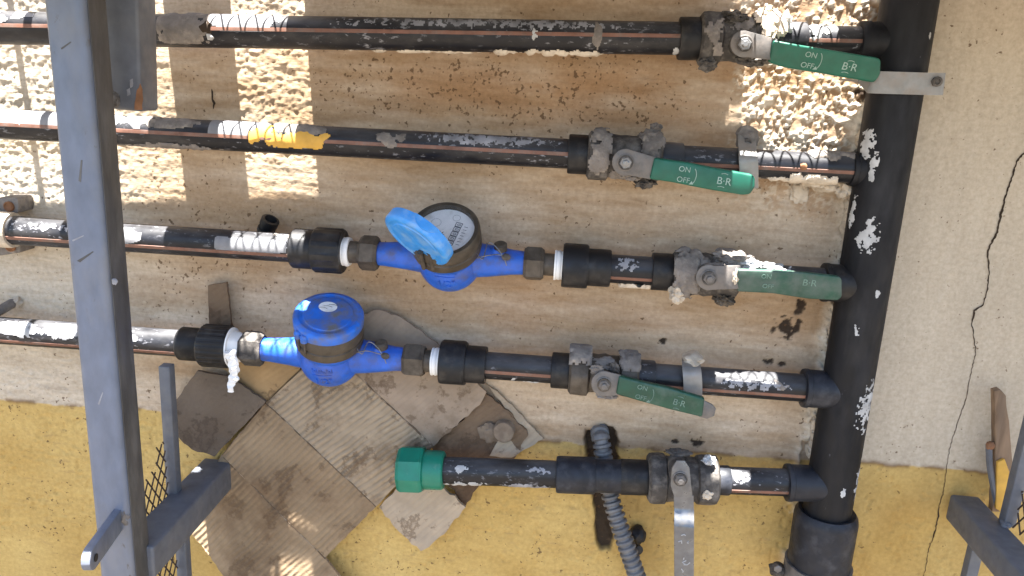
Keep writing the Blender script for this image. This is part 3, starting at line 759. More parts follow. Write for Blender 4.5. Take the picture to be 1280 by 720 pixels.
# ------------------------------------------------------------------ water meters
def meter(row, cx, xin, xout, nutl, nutr, taill, tailr, tilt, lean, label, closed, mat_lid):
    C = row.pos(cx)
    t = thing('water_meter', label, 'water meter', C, 'blue water meters')
    a = math.radians(tilt)
    n = V((0, -math.sin(a), math.cos(a)))
    n = Matrix.Rotation(math.radians(lean), 3, V((0, -1, 0))) @ n
    n.normalize()
    ex = (V((1, 0, 0)) - n * n.x).normalized(); ey = n.cross(ex)          # ey points back to the wall
    # bowl
    pr = []
    for k in range(15):
        th = -math.pi / 2 + (math.pi / 2 + .45) * k / 14
        pr.append((-.004 + .043 * math.sin(th), max(.0006, .043 * math.cos(th))))
    pr += [(.021, .0425), (.026, .044), (.028, .044)]
    bm = lathe(bmesh.new(), C, n, pr, 48, ref=ex)
    # spouts
    b2 = rl(row, [(cx - 20, 44), (xin + (cx - xin) * .45, 36), (xin + 12, 30), (xin, 29)], 32)
    b3 = rl(row, [(cx + 20, 46), (cx + (xout - cx) * .5, 41), (xout - 14, 31), (xout, 29)], 32)
    obj('body', join(bm, b2, b3), M['blue'], t)
    pr = [(.027, .040), (.027, .0455), (.031, .0465), (.040, .0465), (.041, .0452), (.044, .0452), (.045, .0468), (.060, .0465), (.063, .0445), (.063, .0395), (.055, .0392)]
    obj('register_ring', lathe(bmesh.new(), C, n, pr, 56, ref=ex, caps=False), M['brass_ring'], t)
    # dial
    obj('dial', lathe(bmesh.new(), C, n, [(.052, .0393), (.0545, .0393)], 48, ref=ex), M['dial'], t)
    if not closed:
        dl = [o for o in t.children if o.name.startswith('dial')][0]
        O = C + n * .0551
        ang = math.radians(-14)
        dx = ex * math.cos(ang) + ey * math.sin(ang); dy = n.cross(dx)
        # counter: six windows one above the other along dy, to the right of the middle
        b = bmesh.new()
        for k in range(6):
            p = O + dx * .013 + dy * (.017 - k * .0078)
            q = [p + dx * sx * .0042 + dy * sy * .0033 for sx, sy in ((-1, -1), (1, -1), (1, 1), (-1, 1))]
            for i in range(4):
                A_, B_ = q[i], q[(i + 1) % 4]
                sweep(b, [A_, B_], .0004, 4)
        obj('counter_frame', b, M['ink_dark'], dl)
        b = join(*[text_bm('0', .0072, O + dx * .013 + dy * (.017 - k * .0078), -dy, dx, .0001) for k in range(6)])
        obj('counter_digit', b, M['ink_dark'], dl)
        b = bmesh.new()
        for k in range(6):
            th = k * math.pi / 3
            dd = dx * math.cos(th) + dy * math.sin(th); dp = n.cross(dd)
            c0 = O - dx * .004 + dy * -.004
            b.faces.new([b.verts.new(c0 + dd * .0012 + dp * .0012), b.verts.new(c0 + dd * .0058), b.verts.new(c0 + dd * .0012 - dp * .0012), b.verts.new(c0 - dd * .0004)])
        obj('flow_star', b, M['ink_dark'], dl)
        b = bmesh.new()
        for (u, v_, r) in ((.006, .027, .005), (-.017, .012, .0065), (-.014, -.017, .006)):
            for k in range(20):
                th = 2 * math.pi * k / 20; th2 = th + .2
                c0 = O + dx * u + dy * v_
                sweep(b, [c0 + (dx * math.cos(th) + dy * math.sin(th)) * r, c0 + (dx * math.cos(th2) + dy * math.sin(th2)) * r], .00022, 4)
        for k in range(7):
            p = O + dx * .021 + dy * (.016 - k * .005); sweep(b, [p, p + dx * .005], .0003, 4)
        obj('dial_scale', b, M['ink_dark'], dl)
        g = NT('meter_glass')
        tr = g.node('BsdfTransparent'); gl = g.node('BsdfGlossy'); gl.inputs['Roughness'].default_value = .12
        mx = g.node('MixShader'); mx.inputs[0].default_value = .05; g.link(tr.outputs[0], mx.inputs[1]); g.link(gl.outputs[0], mx.inputs[2])
        g.link(mx.outputs[0], g.n['Material Output'].inputs['Surface'])
        obj('dial_glass', lathe(bmesh.new(), C, n, [(.0585, .0392), (.0595, .0392)], 48, ref=ex), g.m, t)
    # nuts and tailpieces
    for (a0, a1), (b0, b1), s in ((nutl, taill, 0), (nutr, tailr, 1)):
        nm = 'steel' if closed and s == 0 else 'brass'
        obj('union_nut', rl(row, hexprof(a0, a1, 44, 4), 6, rot=.3 + .35 * s), M['nut' if nm == 'steel' else 'brass'], t, sharp=.4)
        obj('tailpiece', rl(row, [(b0, 27), (b0 + 2, 28), ((b0 + b1) / 2, 28), (b1, 27)], 24), M['brass'], t)
    # lid
    def lid(O, nn, mat):
        e, f = (V((1, 0, 0)) - nn * nn.x).normalized(), None
        if abs(nn.x) > .6: e = (V((0, -1, 0)) + nn * nn.y).normalized()
        f = nn.cross(e)
        pr = [(-.013, .0455), (-.013, .0470), (-.002, .0473), (.0005, .0462), (.0022, .0435), (.0026, .040), (.0016, .0385), (.0016, .034), (.0028, .0325), (.0033, .002)]
        bm = lathe(bmesh.new(), O, nn, pr, 56, ref=e)
        return bm, e, f
    if closed:
        LO = C + n * .074
        bm, e, f = lid(LO, n, mat_lid)
        lo = obj('lid', bm, M[mat_lid], t)
        p0 = LO + n * .0034 - ex * .004 + ey * .012
        b = bmesh.new()
        vs_ = [b.verts.new(p0 + ex * .0125 * math.cos(k / 24 * 2 * math.pi) + ey * .0105 * math.sin(k / 24 * 2 * math.pi) + n * .0004) for k in range(24)]
        b.faces.new(vs_)
        obj('emblem', b, M['dial'], lo)
        b = bmesh.new()
        for k in range(3):
            o_ = -.012 + k * .012
            sweep(b, smoothpath([p0 + ex * (o_ * .5 - .006) + ey * (o_ * .35) + n * .0007, p0 + ex * (o_ * .5) + ey * (o_ * .35 + .0015) + n * .0007, p0 + ex * (o_ * .5 + .006) + ey * (o_ * .35) + n * .0007], 5), .00035, 4)
        obj('emblem_strokes', b, M['plaster_grey'], lo)
        # hinge knuckles on the front left
        for th in (229, 244):
            d = ex * math.cos(math.radians(th)) + ey * math.sin(math.radians(th))
            P_ = C + d * .0475
            b = bmesh.new()
            lathe(b, P_ + n * .060, n, [(0, .005), (.008, .0055), (.011, .003)], 16, ref=ex)
            obj('hinge_lug', b, M[mat_lid], t)
            sweep(bp := bmesh.new(), [P_ + n * .036, P_ + n * .062], .0016, 8)
            obj('hinge_pin', bp, M['brass'], t)
    else:
        # open lid: stands on the front left edge of the ring
        view = (CAM - C).normalized()
        rr = RGT; uu = UPV
        nn = (view * .34 + rr * -.56 - uu * .76).normalized()
        LO = at(520, 301, .132)
        bm, e, f = lid(LO, nn, mat_lid)
        lo = obj('lid', bm, M[mat_lid], t)
        # thumb tab standing on the rim
        mj = (rr * .80 - uu * .60); mj = (mj - nn * mj.dot(nn)).normalized(); mn = nn.cross(mj)
        if mn.dot(uu) < 0: mn = -mn
        b = bmesh.new(); L = []
        for k in range(13):
            th = math.radians(-26 + 44 * k / 12)
            d = mn * math.cos(th) - mj * math.sin(th) * -1 * -1
            hgt = .0125 * max(.12, math.sin(math.pi * k / 12) ** .6)
            L.append([b.verts.new(LO + d * r_ + nn * z_) for r_, z_ in ((.0470, -.0128), (.0492, -.0128), (.0492, -.0128 + hgt), (.0470, -.0128 + hgt))])
        for p_, q_ in zip(L, L[1:]):
            for k in range(4): b.faces.new((p_[k], p_[(k + 1) % 4], q_[(k + 1) % 4], q_[k]))
        b.faces.new(L[0][::-1]); b.faces.new(L[-1])
        obj('thumb_tab', b, M[mat_lid], lo)
        for k in (-1, 1):
            d = (-ey * .9 - ex * .35).normalized()
            P_ = C + d * .047 + ex * .006 * k
            b = bmesh.new()
            lathe(b, P_ + n * .034, n, [(0, .003), (.03, .003), (.034, .004)], 12, ref=ex)
            obj('hinge_pin', b, M['brass'], t)
    # seal plug, wire
    sx = cx + (62 if closed else 60)
    P_ = row.pos(sx)
    up = (row.up * .8 + row.out * .35).normalized()
    obj('seal_boss', lathe(bmesh.new(), P_ + up * .006, up, [(0, .013), (.014, .010), (.017, .008)], 24, ref=row.ax), M['blue'], t)
    obj('seal_plug', lathe(bmesh.new(), P_ + up * .020 + row.ax * .004, up, [(0, .009), (.008, .0088), (.010, .006)], 16, ref=row.ax), M['brass'], t)
    q = P_ + up * .024 + row.out * .008
    ringp = C + n * .038 + (ex * .92 - ey * .4) * .047
    wire = smoothpath([ringp, ringp + row.ax * .008 - row.up * .006 + row.out * .003, q - row.ax * .012 + row.up * .006, q, q + row.ax * .010 - row.up * .012 + row.out * .004, q + row.ax * .014 - row.up * .022 + row.out * .004], 8)
    w2 = smoothpath([ringp - row.up * .006, ringp + row.ax * .014 - row.up * .001 + row.out * .004, q + row.ax * .002 - row.up * .008 + row.out * .004, q + row.ax * .012 - row.up * .010 + row.out * .005], 8)
    bm = bmesh.new(); sweep(bm, wire, .0007, 6); sweep(bm, w2, .0007, 6)
    obj('seal_wire', bm, M['steel_bright'], t)
    obj('seal_tag', blob(bmesh.new(), q + row.ax * .013 - row.up * .010 + row.out * .006, (.006, .003, .005), 3, .15, 2), M['nut'], t)
    # raised casting marks on the bowl
    bms = []
    def on_bowl(u, v_):
        d = (row.out * 1.0 + row.ax * u + row.up * v_).normalized()
        S = C - n * .004
        return S + d * .0432, d
    p, d = on_bowl(.02, -.72)
    e = (row.ax - d * d.dot(row.ax)).normalized(); f = d.cross(e)
    bms.append(text_bm('1/2"', .016, p, e, f, .0006))
    b = bmesh.new()
    sweep(b, [on_bowl(-.36 + .07 * k, -.36)[0] + row.out * .0002 for k in range(11)], .0006, 5)
    for k in range(9):
        x = -.36 + k * .085
        sweep(b, [on_bowl(x, -.26)[0], on_bowl(x + .02, -.10 - .05 * (k % 2))[0], on_bowl(x + .055, -.13 - .06 * (k % 3))[0], on_bowl(x + .05, -.27)[0]], .00055, 5)
    bms.append(b)
    obj('cast_marks', join(*bms), M['blue'], t)
    return t
meter(R3, 562, 470, 657, (450, 474), (655, 680), (434, 452), (678, 697), 40, 3, 'blue water meter with its lid open and white dial showing', False, 'lid_sunlit')
meter(R4, 413, 328, 507, (303, 330), (505, 531), (292, 306), (529, 543), 24, -6, 'blue water meter with closed dusty lid in front of the cardboard', True, 'blue_lid')

# ------------------------------------------------------------------ ball valves
HG = 'ball valves with green handles'
def nut_part(row, x0, x1, d, t, seed, mat='nut', rot=.2):
    prof = [(x0, d * .84), (x0 + 3, d * .985), (x0 + (x1 - x0) * .35, d), (x0 + (x1 - x0) * .65, d), (x1 - 3, d * .985), (x1, d * .84)]
    def rm(th, i): # rounded hexagon
        k = ((th + rot) % (math.pi / 3)) - math.pi / 6
        return .5 * (1 + math.cos(math.pi / 6) / math.cos(k)) * .99
    return obj('union_nut', rl(row, prof, 48, rmod=rm, jit=.0016, seed=seed), M[mat], t)

def valve(row, label, ends, nuts, body, pivot, poff, plate, grip, gmat, text=None, ink='ink', blobs=(), group=HG, nmat='nut', gth=.010, tilt=0.0):
    t = thing('ball_valve', label, 'valve', row.pos(pivot[0]), group)
    for (x0, x1, d, m) in ends:
        obj('adaptor', rl(row, [(x0, d - 7), (x0 + .4, d - 1.5), (x0 + 2, d), (x1 - 2, d), (x1 - .4, d - 1.5), (x1, d - 7)], 36), M[m], t)
    for i, (x0, x1, d) in enumerate(nuts): nut_part(row, x0, x1, d, t, i * 3.1 + pivot[0], nmat, .2 + i * .4)
    bx0, bx1, bd = body
    mid = (bx0 + bx1) / 2
    obj('body', rl(row, [(bx0, bd - 6), (bx0 + 5, bd - 1), (mid - 8, bd - 3), (mid, bd + 1), (mid + 8, bd - 2), (bx1 - 5, bd - 3), (bx1, bd - 8)], 36, jit=.002, seed=pivot[0]), M[nmat], t)
    # stem and lever
    Pp = at(pivot[0], pivot[1], poff)
    B = V((Pp.x, -.06, Pp.z))
    obj('stem', lathe(bmesh.new(), B, V((0, -1, 0)), [(0, .013), (poff - .072, .013), (poff - .070, .009), (poff - .055, .009)], 24, ref=V((0, 0, 1))), M[nmat], t)
    lv = obj('handle', slab([at(x, y, poff) for x, y in plate], .0028, .0007), M['steel'], t)
    obj('washer', lathe(bmesh.new(), Pp + V((0, .0, 0)), V((0, -1, 0)), [(0, .0105), (.0014, .0105), (.0018, .0098)], 24, ref=V((0, 0, 1))), M['steel'], lv)
    obj('lever_nut', lathe(bmesh.new(), Pp + V((0, -.0018, 0)), V((0, -1, 0)), [(0, .0078), (.0045, .0078), (.0058, .0066), (.0058, .0045), (.009, .0043), (.0095, .003)], 6, ref=V((.3, 0, 1))), M['steel_bright' if ink == 'ink' else 'steel'], lv, sharp=.3)
    def goff(x, y):
        if not text: return poff
        (xa, ya), (xb, yb), _ = text
        return poff - (y - ya - (yb - ya) * (x - xa) / (xb - xa)) * tilt * .001
    if grip:
        pts = [at(x, y, goff(x, y) + .003) for x, y in grip]
        g = obj('grip', slab(pts, gth, .0028, seg=3), M[gmat], lv)
    if text:
        (x0, y0), (x1, y1), items = text
        ex = (at(x1, y1, poff) - at(x0, y0, poff)).normalized(); ey = (at(x0, y0 - 20, goff(x0, y0 - 20)) - at(x0, y0, goff(x0, y0))).normalized(); ey = (ey - ex * ey.dot(ex)).normalized(); ez = ex.cross(ey)
        bms = []
        for s, px, py, size in items:
            O = at(px, py, goff(px, py) + .0032)
            if s == 'ARC':
                b = bmesh.new()
                P_ = [O + (ex * math.cos(a_) * .006 + ey * math.sin(a_) * .0105) for a_ in [math.radians(-62 + 124 * k / 12) for k in range(13)]]
                sweep(b, P_, .0005, 4)
                e_ = P_[0]
                b.faces.new([b.verts.new(e_ + ex * -.004 + ey * -.0012 + ez * .0003), b.verts.new(e_ + ex * .0014 + ey * -.0006 + ez * .0003), b.verts.new(e_ + ex * -.0008 + ey * .0034 + ez * .0003)])
                bms.append(b)
            elif s == 'TICK':
                b = bmesh.new()
                sweep(b, [O + ex * (-.004 + .002 * k) + ey * (.0008 * k * (k - 4) * -.3) for k in range(5)], .00045, 4)
                bms.append(b)
            else: bms.append(text_bm(s, size, O, ex, ey, .0003))
        obj('lettering', join(*bms), M[ink], lv, kind='stuff')
    for i, (px, py, off, rx_, ry_, rz_, m) in enumerate(blobs):
        obj('plaster_lump', blob(bmesh.new(), at(px, py, off), (rx_ * .95, ry_ * .9, rz_ * .95), i + pivot[0] * .37, .42, 4, 2.0), M[m], t)
    return t

def plate_outline(px, py, r, x1, ytop, ybot):
    pts = []
    for k in range(13):
        a = math.radians(65 + 220 * k / 12)
        pts.append((px + r * math.cos(a), py - r * math.sin(a)))
    return pts + [(x1, ybot), (x1, ytop)]

# row 1
valve(R1, 'topmost green handled valve, its plaster covered nut in the sunlight', [(848, 876, 52, 'fitting'), (972, 1006, 44, 'pipe')], [(873, 901, 68), (938, 974, 60)], (896, 945, 56),
      (930, 55), .098, plate_outline(930, 55, 17, 972, 49, 76),
      [(967, 50), (1000, 56), (1050, 64), (1098, 72), (1102, 75), (1101, 93), (1094, 103), (1086, 102), (1030, 92), (985, 85), (961, 78)], 'grip',
      ((960, 65), (1100, 88), [('ON', 1014, 69, .0088), ('OFF', 1009, 82, .0088), ('ARC', 1020, 76, 0), ('B·R', 1062, 84, .0125), ('TICK', 1064, 77, 0), ('TICK', 1056, 91, 0)]), 'ink', tilt=.3, blobs=
      [(956, 20, .05, .013, .02, .010, 'plaster'), (966, 38, .062, .012, .016, .020, 'plaster'), (884, 80, .07, .011, .010, .009, 'nut'), (980, 30, .062, .010, .012, .013, 'white_paint'), (940, 74, .07, .018, .014, .009, 'nut'), (915, 22, .055, .018, .02, .008, 'nut')])
# row 2
valve(R2, 'second valve from the top, bright green handle marked ON and OFF', [(710, 740, 49, 'fitting'), (824, 853, 42, 'pipe')], [(734, 762, 66), (799, 826, 58)], (758, 805, 54),
      (782, 203), .098, plate_outline(782, 203, 17, 824, 198, 226),
      [(818, 197), (860, 203), (900, 211), (940, 218), (944, 222), (944, 234), (938, 243), (928, 244), (880, 236), (840, 228), (812, 224)], 'grip',
      ((812, 212), (944, 232), [('ON', 856, 212, .0092), ('OFF', 854, 225, .0092), ('ARC', 864, 220, 0), ('B·R', 905, 227, .0125), ('TICK', 906, 218, 0), ('TICK', 901, 234, 0)]), 'ink',
      [(812, 172, .055, .014, .018, .011, 'plaster_grey'), (806, 226, .06, .014, .016, .010, 'nut'), (790, 220, .08, .012, .008, .006, 'plaster_grey'), (820, 160, .05, .008, .01, .006, 'plaster_grey')])
# row 3
valve(R3, 'third valve from the top, plastered body and dusty faded green handle', [(814, 842, 47, 'fitting')], [(840, 868, 60), (892, 922, 58)], (862, 900, 54),
      (886, 347), .100, plate_outline(886, 347, 16, 926, 332, 361),
      [(922, 337), (960, 338), (1010, 341), (1050, 346), (1053, 350), (1053, 371), (1048, 376), (1010, 374), (965, 367), (922, 365)], 'grip_dusty',
      ((922, 350), (1053, 360), [('ON', 958, 346, .008), ('OFF', 960, 358, .008), ('B·R', 1012, 354, .0125)]), 'ink_faint', tilt=.25, blobs=
      [(846, 366, .07, .011, .016, .014, 'plaster'), (915, 322, .062, .026, .02, .009, 'plaster_grey'), (934, 329, .066, .016, .016, .009, 'white_paint'), (957, 334, .064, .014, .012, .007, 'white_paint'),
       (905, 372, .06, .014, .018, .010, 'brass'), (895, 332, .09, .012, .008, .004, 'plaster_grey'), (920, 345, .098, .005, .006, .010, 'plaster')])
# row 4
valve(R4, 'fourth valve from the top, dark green handle with its steel tip bare', [(689, 715, 45, 'fitting'), (793, 818, 42, 'pipe')], [(711, 737, 62), (772, 797, 56)], (732, 778, 50),
      (755, 480), .098, plate_outline(755, 480, 16, 776, 469, 494),
      [(774, 470), (800, 477), (840, 486), (880, 498), (881, 500), (878, 522), (840, 513), (800, 502), (770, 493)], 'grip_dark',
      ((770, 482), (880, 510), [('ON', 803, 485, .0088), ('OFF', 801, 497, .0088), ('ARC', 811, 494, 0), ('B·R', 849, 504, .012), ('TICK', 851, 497, 0), ('TICK', 845, 511, 0)]), 'ink_faint',
      [(768, 462, .08, .007, .008, .010, 'nut'), (746, 462, .09, .009, .005, .007, 'plaster_grey'), (758, 495, .09, .014, .006, .004, 'plaster_grey')], nmat='brass')
v4 = [o for o in bpy.data.objects if o.get('label', '').startswith('fourth valve')][0]
h4 = [o for o in v4.children if o.name.startswith('handle')][0]
obj('bare_tip', slab([at(x, y, .099) for x, y in ((874, 498), (891, 506), (895, 511), (893, 520), (884, 524), (873, 521))], .003, .0008), M['steel'], h4)
vs_ = {i: [o for o in bpy.data.objects if o.get('label', '').startswith(p)][0] for i, p in ((1, 'topmost green'), (2, 'second valve'), (3, 'third valve'), (4, 'fourth valve'))}
for i, x0, x1, a0, a1, d, m, seed, thr, th in ((3, 838, 872, -70, 100, 61, 'plaster_grey', 201, -.35, .004), (3, 862, 884, 0, 80, 55, 'plaster_grey', 202, -.2, .004), (3, 890, 924, 20, 110, 60, 'plaster_grey', 203, -.3, .005), (3, 838, 850, -95, -40, 61, 'plaster', 204, -.3, .004),
        (2, 735, 763, -40, 100, 67, 'plaster_grey', 205, .0, .002), (2, 798, 828, 0, 110, 59, 'plaster_grey', 206, -.2, .005), (2, 760, 800, -80, -30, 54, 'plaster_grey', 207, -.1, .003),
        (4, 710, 738, 35, 115, 63, 'plaster_grey', 208, -.5, .004), (4, 771, 798, 30, 115, 57, 'plaster_grey', 209, -.5, .004), (4, 736, 772, 20, 80, 50, 'plaster_grey', 210, .1, .002), (1, 874, 902, -60, 60, 69, 'plaster_grey', 211, .15, .0015), (1, 936, 976, 0, 110, 61, 'plaster', 212, -.35, .005), (1, 898, 940, 10, 90, 56, 'plaster_grey', 213, .2, .0015)):
    row_smear(ROWS[i], x0, x1, a0, a1, d, M[m], vs_[i], 'plaster_smear', seed, thr, th, 75)
# row 5: lever hanging down, no grip
t5 = valve(R5, 'lowest valve with bare steel lever pointing straight down', [(775, 815, 44, 'fitting'), (893, 912, 37, 'fitting_blue')], [(809, 833, 66), (868, 896, 66)], (828, 874, 58),
           (850, 598), .108, [(838, 606), (840, 585), (846, 576), (856, 576), (862, 585), (864, 606), (866, 622), (843, 622)], None, None,
           None, 'x', [(886, 575, .075, .009, .01, .006, 'white_paint'), (822, 620, .075, .008, .008, .007, 'plaster_grey'), (884, 618, .088, .007, .006, .007, 'plaster'), (848, 565, .06, .018, .01, .004, 'nut')], nmat='nut')
[o for o in t5.children if o.name.startswith('handle')][0].data.materials[0] = M['lever_dark']
h5 = [o for o in t5.children if o.name.startswith('handle')][0]
P_ = smoothpath([at(854.5, 618, .1066), at(854.7, 630, .1066), at(855, 638, .1075), at(855, 655, .1165), at(855, 664, .1185), at(855, 700, .119), at(855, 765, .119)], 5)
b = bmesh.new(); L_ = []
for i, p in enumerate(P_):
    tn = (P_[min(i + 1, len(P_) - 1)] - P_[max(0, i - 1)]).normalized(); nn = V((1, 0, 0)).cross(tn).normalized()
    L_.append([b.verts.new(p + V((a_ * .0132, 0, 0)) + nn * b_ * .0014) for a_, b_ in ((-1, -1), (1, -1), (1, 1), (-1, 1))])
for a_, b_ in zip(L_, L_[1:]):
    for k in range(4): b.faces.new((a_[k], a_[(k + 1) % 4], b_[(k + 1) % 4], b_[k]))
b.faces.new(L_[0][::-1]); b.faces.new(L_[-1])
obj('lever_shank', b, M['lever_dark'], h5)
b = bmesh.new()
for k, (px, py) in enumerate(((855, 668), (852, 676), (859, 678), (855, 697), (853, 703), (859, 706), (854, 714))):
    p = at(px, py, .1205)
    sweep(b, [p + V((random.uniform(-.005, .005), 0, random.uniform(-.004, .004))), p, p + V((random.uniform(-.005, .005), 0, random.uniform(-.004, .004)))], .0007, 5)
obj('worn_stamp', b, M['white_paint'], h5)

# coupler on row 5 and the green end cap
t = thing('pipe_sleeve', 'wide black joint sleeve on lowest pipe, corrugated conduit passing behind', 'coupling', R5.pos(735))
obj('sleeve_end', rl(R5, [(695, 36), (695.5, 44), (698, 46), (742, 46), (743.5, 44)], 36), M['fitting_blue'], t)
obj('sleeve_body', rl(R5, [(742, 41), (790, 42), (791, 38)], 36), M['fitting_blue'], t)
t = thing('end_cap', 'bright green plastic screw cap on end of lowest pipe', 'pipe cap', R5.pos(525))
def rm8(th, i):
    k = (th % (math.pi / 4)) - math.pi / 8
    return math.cos(math.pi / 8) / math.cos(k) * 1.03
obj('cap_body', rl(R5, [(498, 46), (499, 52), (503, 57), (527, 57), (530, 54), (531, 46)], 64, rmod=rm8), M['cap'], t, sharp=.3)
obj('cap_collar', rl(R5, [(529, 46), (533, 48.5), (551, 48.5), (554, 47), (555.5, 43), (555.5, 36)], 40), M['cap'], t)

# ------------------------------------------------------------------ straps and clamps
def strap(name, label, pts, wpx, mat='steel', holes=(), cat='strap', horiz=False, th=.0022):
    """bent flat strip: pts [(px, py, off)], width in photo pixels across"""
    t = thing(name, label, cat, at(*pts[0]), 'steel straps over the pipes')
    P = smoothpath([at(*p) for p in pts], 6)
    bm = bmesh.new(); L = []
    for i, p in enumerate(P):
        tn = (P[min(i + 1, len(P) - 1)] - P[max(0, i - 1)]).normalized()
        side = tn.cross(V((0, -1, 0))).normalized() if abs(tn.y) < .95 else V((1, 0, 0))
        nn = side.cross(tn).normalized()
        hw = wpx * proj(p)[2] / F / 2
        L.append([bm.verts.new(p + side * a * hw + nn * b_ * th / 2) for a, b_ in ((-1, -1), (1, -1), (1, 1), (-1, 1))])
    for a, b_ in zip(L, L[1:]):
        for k in range(4): bm.faces.new((a[k], a[(k + 1) % 4], b_[(k + 1) % 4], b_[k]))
    bm.faces.new(L[0][::-1]); bm.faces.new(L[-1])
    obj('strip', bm, M[mat], t)
    for x, y, off, r in holes:
        obj('screw', lathe(bmesh.new(), at(x, y, off), V((0, -1, 0)), [(-.004, r), (.002, r), (.003, r * .6), (.001, r * .5), (.001, .0005)], 10, ref=V((0, 0, 1))), M['nut'], t)
    return t
strap('steel_strap', 'flat steel strap crossing the riser, beside the top green handle', [(1062, 100, .030), (1082, 102, .068), (1096, 103, .083), (1130, 104, .084), (1165, 105, .083), (1180, 105, .083)], 27,
      'strap', [(1171, 102, .085, .006)])
s2 = strap('steel_strap', 'upright steel strap over second pipe, plastered top hole', [(934, 165, .028), (934, 185, .055), (935, 196, .072), (936, 210, .074), (936, 236, .070)], 23, 'strap', [(935, 178, .045, .005)])
s4 = strap('steel_strap', 'upright steel strap over fourth pipe with plastered hook', [(864, 448, .030), (864, 456, .062), (865, 466, .076), (866, 480, .078), (866, 500, .074)], 23, 'strap')
obj('plaster_lump', blob(bmesh.new(), at(866, 449, .045), (.014, .022, .009), 5, .4), M['plaster'], s4)
obj('plaster_lump', blob(bmesh.new(), at(934, 172, .030), (.014, .012, .016), 8, .3), M['plaster_grey'], s2)

def saddle():
    t = thing('pipe_clamp', 'white saddle clamp with rusty screws holding pipe at left edge', 'clamp', R3.pos(5))
    obj('band', rl(R3, [(-22, 38), (-22, 43), (-18, 45), (14, 45), (18, 43), (18, 38)], 36), M['plaster'], t)
    for px, py in ((11, 258), (13, 308)):
        p = at(px, py, .02)
        bm = slab([at(px - 15, py - 11, .032), at(px + 10, py - 11, .032), at(px + 12, py - 6, .032), at(px + 12, py + 8, .032), at(px - 15, py + 12, .032)], .035, .002)
        obj('flange', bm, M['plaster_grey'], t)
        obj('screw', lathe(bmesh.new(), at(px + 1, py, .032), V((0, -1, 0)), [(0, .0075), (.003, .0075), (.0045, .006), (.003, .004), (.003, .0005)], 14, ref=V((0, 0, 1))), M['rust'], t)
saddle()

# ------------------------------------------------------------------ bits on the wall
t = thing('pipe_stub', 'small black tube end sticking up behind the third pipe', 'tube', at(335, 283, .02))
P, Q = at(329, 296, .020), at(343, 264, .030)
bm = lathe(bmesh.new(), P, Q - P, [(0, .0105), (.020, .0105), (.021, .0125), (.031, .0125), (.032, .009), (.022, .008)], 20)
obj('tube_body', bm, M['fitting'], t)
obj('collar', lathe(bmesh.new(), P, Q - P, [(.010, .0125), (.014, .0125)], 20), M['fitting'], t)
t = thing('wall_rod', 'dirty plastered rod poking from wall at the left edge', 'rod', at(5, 385, .01))
obj('rod_body', sweep(bmesh.new(), [at(24, 375, -.01), at(14, 380, .012), at(0, 388, .03), at(-14, 395, .045)], [.007, .0072, .0074, .0075], 14), M['plaster_grey'], t)
obj('plaster_lump', blob(bmesh.new(), at(19, 378, .004), (.010, .008, .009), 4, .4), M['plaster'], t)

# ------------------------------------------------------------------ corrugated conduit
def conduit():
    path = smoothpath([at(749, 534, -.03), at(750, 543, .010), at(753, 560, .022), at(757, 590, .024), at(763, 620, .030), at(772, 650, .040), at(784, 685, .048), at(796, 720, .052), at(812, 770, .055), at(830, 830, .05)], 60)
    L = 0; rad = []; R = .0118
    for i, p in enumerate(path):
        if i: L += (p - path[i - 1]).length
        k = math.cos(2 * math.pi * L / .0098)
        rad.append(R + .0030 * max(-.6, min(.6, k * 1.4)))
    t = thing('corrugated_conduit', 'grey corrugated conduit curving down from a hole in the wall', 'conduit', at(772, 650, .03))
    obj('ribbed_tube', sweep(bmesh.new(), path, rad, 20), M['conduit'], t, sharp=2.0)
conduit()
t = thing('dark_plug', 'small black knob half buried beside the corrugated conduit', 'knob', at(796, 668, .01))
obj('knob_body', blob(bmesh.new(), at(797, 668, .012), (.012, .014, .014), 12, .25), M['fitting'], t)
obj('knob_rim', lathe(bmesh.new(), at(795, 684, .008), V((.3, -1, .2)), [(0, .007), (.012, .007), (.013, .004)], 10), M['fitting'], t)

# ------------------------------------------------------------------ cardboard
def panel(t, pts, mat, th=.005, seed=0, amp=.9, step=6, keep=(), label=None, name='panel', bow=.004):
    """cardboard flap: outline filled with a gridded, slightly bowed front, and a real edge"""
    o2 = torn(pts, step, amp, seed, keep)
    bm = bmesh.new()
    front = [bm.verts.new(at(*p)) for p in o2]
    edges = [bm.edges.new((front[i], front[(i + 1) % len(front)])) for i in range(len(front))]
    bmesh.ops.triangle_fill(bm, use_beauty=True, edges=edges)
    bmesh.ops.subdivide_edges(bm, edges=[e for e in bm.edges if e.calc_length() > .02], cuts=3, use_grid_fill=True)
    bmesh.ops.triangulate(bm, faces=bm.faces)
    inner = [v for v in bm.verts if not v.is_boundary]
    for v in inner:
        q = v.co * 16 + V((seed * 3.1, 0, 0))
        v.co.y -= bow * (mnoise.noise(q) + .5 * mnoise.noise(q * 2.1) + .15)
    r = bmesh.ops.extrude_face_region(bm, geom=list(bm.faces))
    vs2 = [g for g in r['geom'] if isinstance(g, bmesh.types.BMVert)]
    for v in vs2: v.co.y += th
    return obj(name, bm, M[mat], t, label=label)

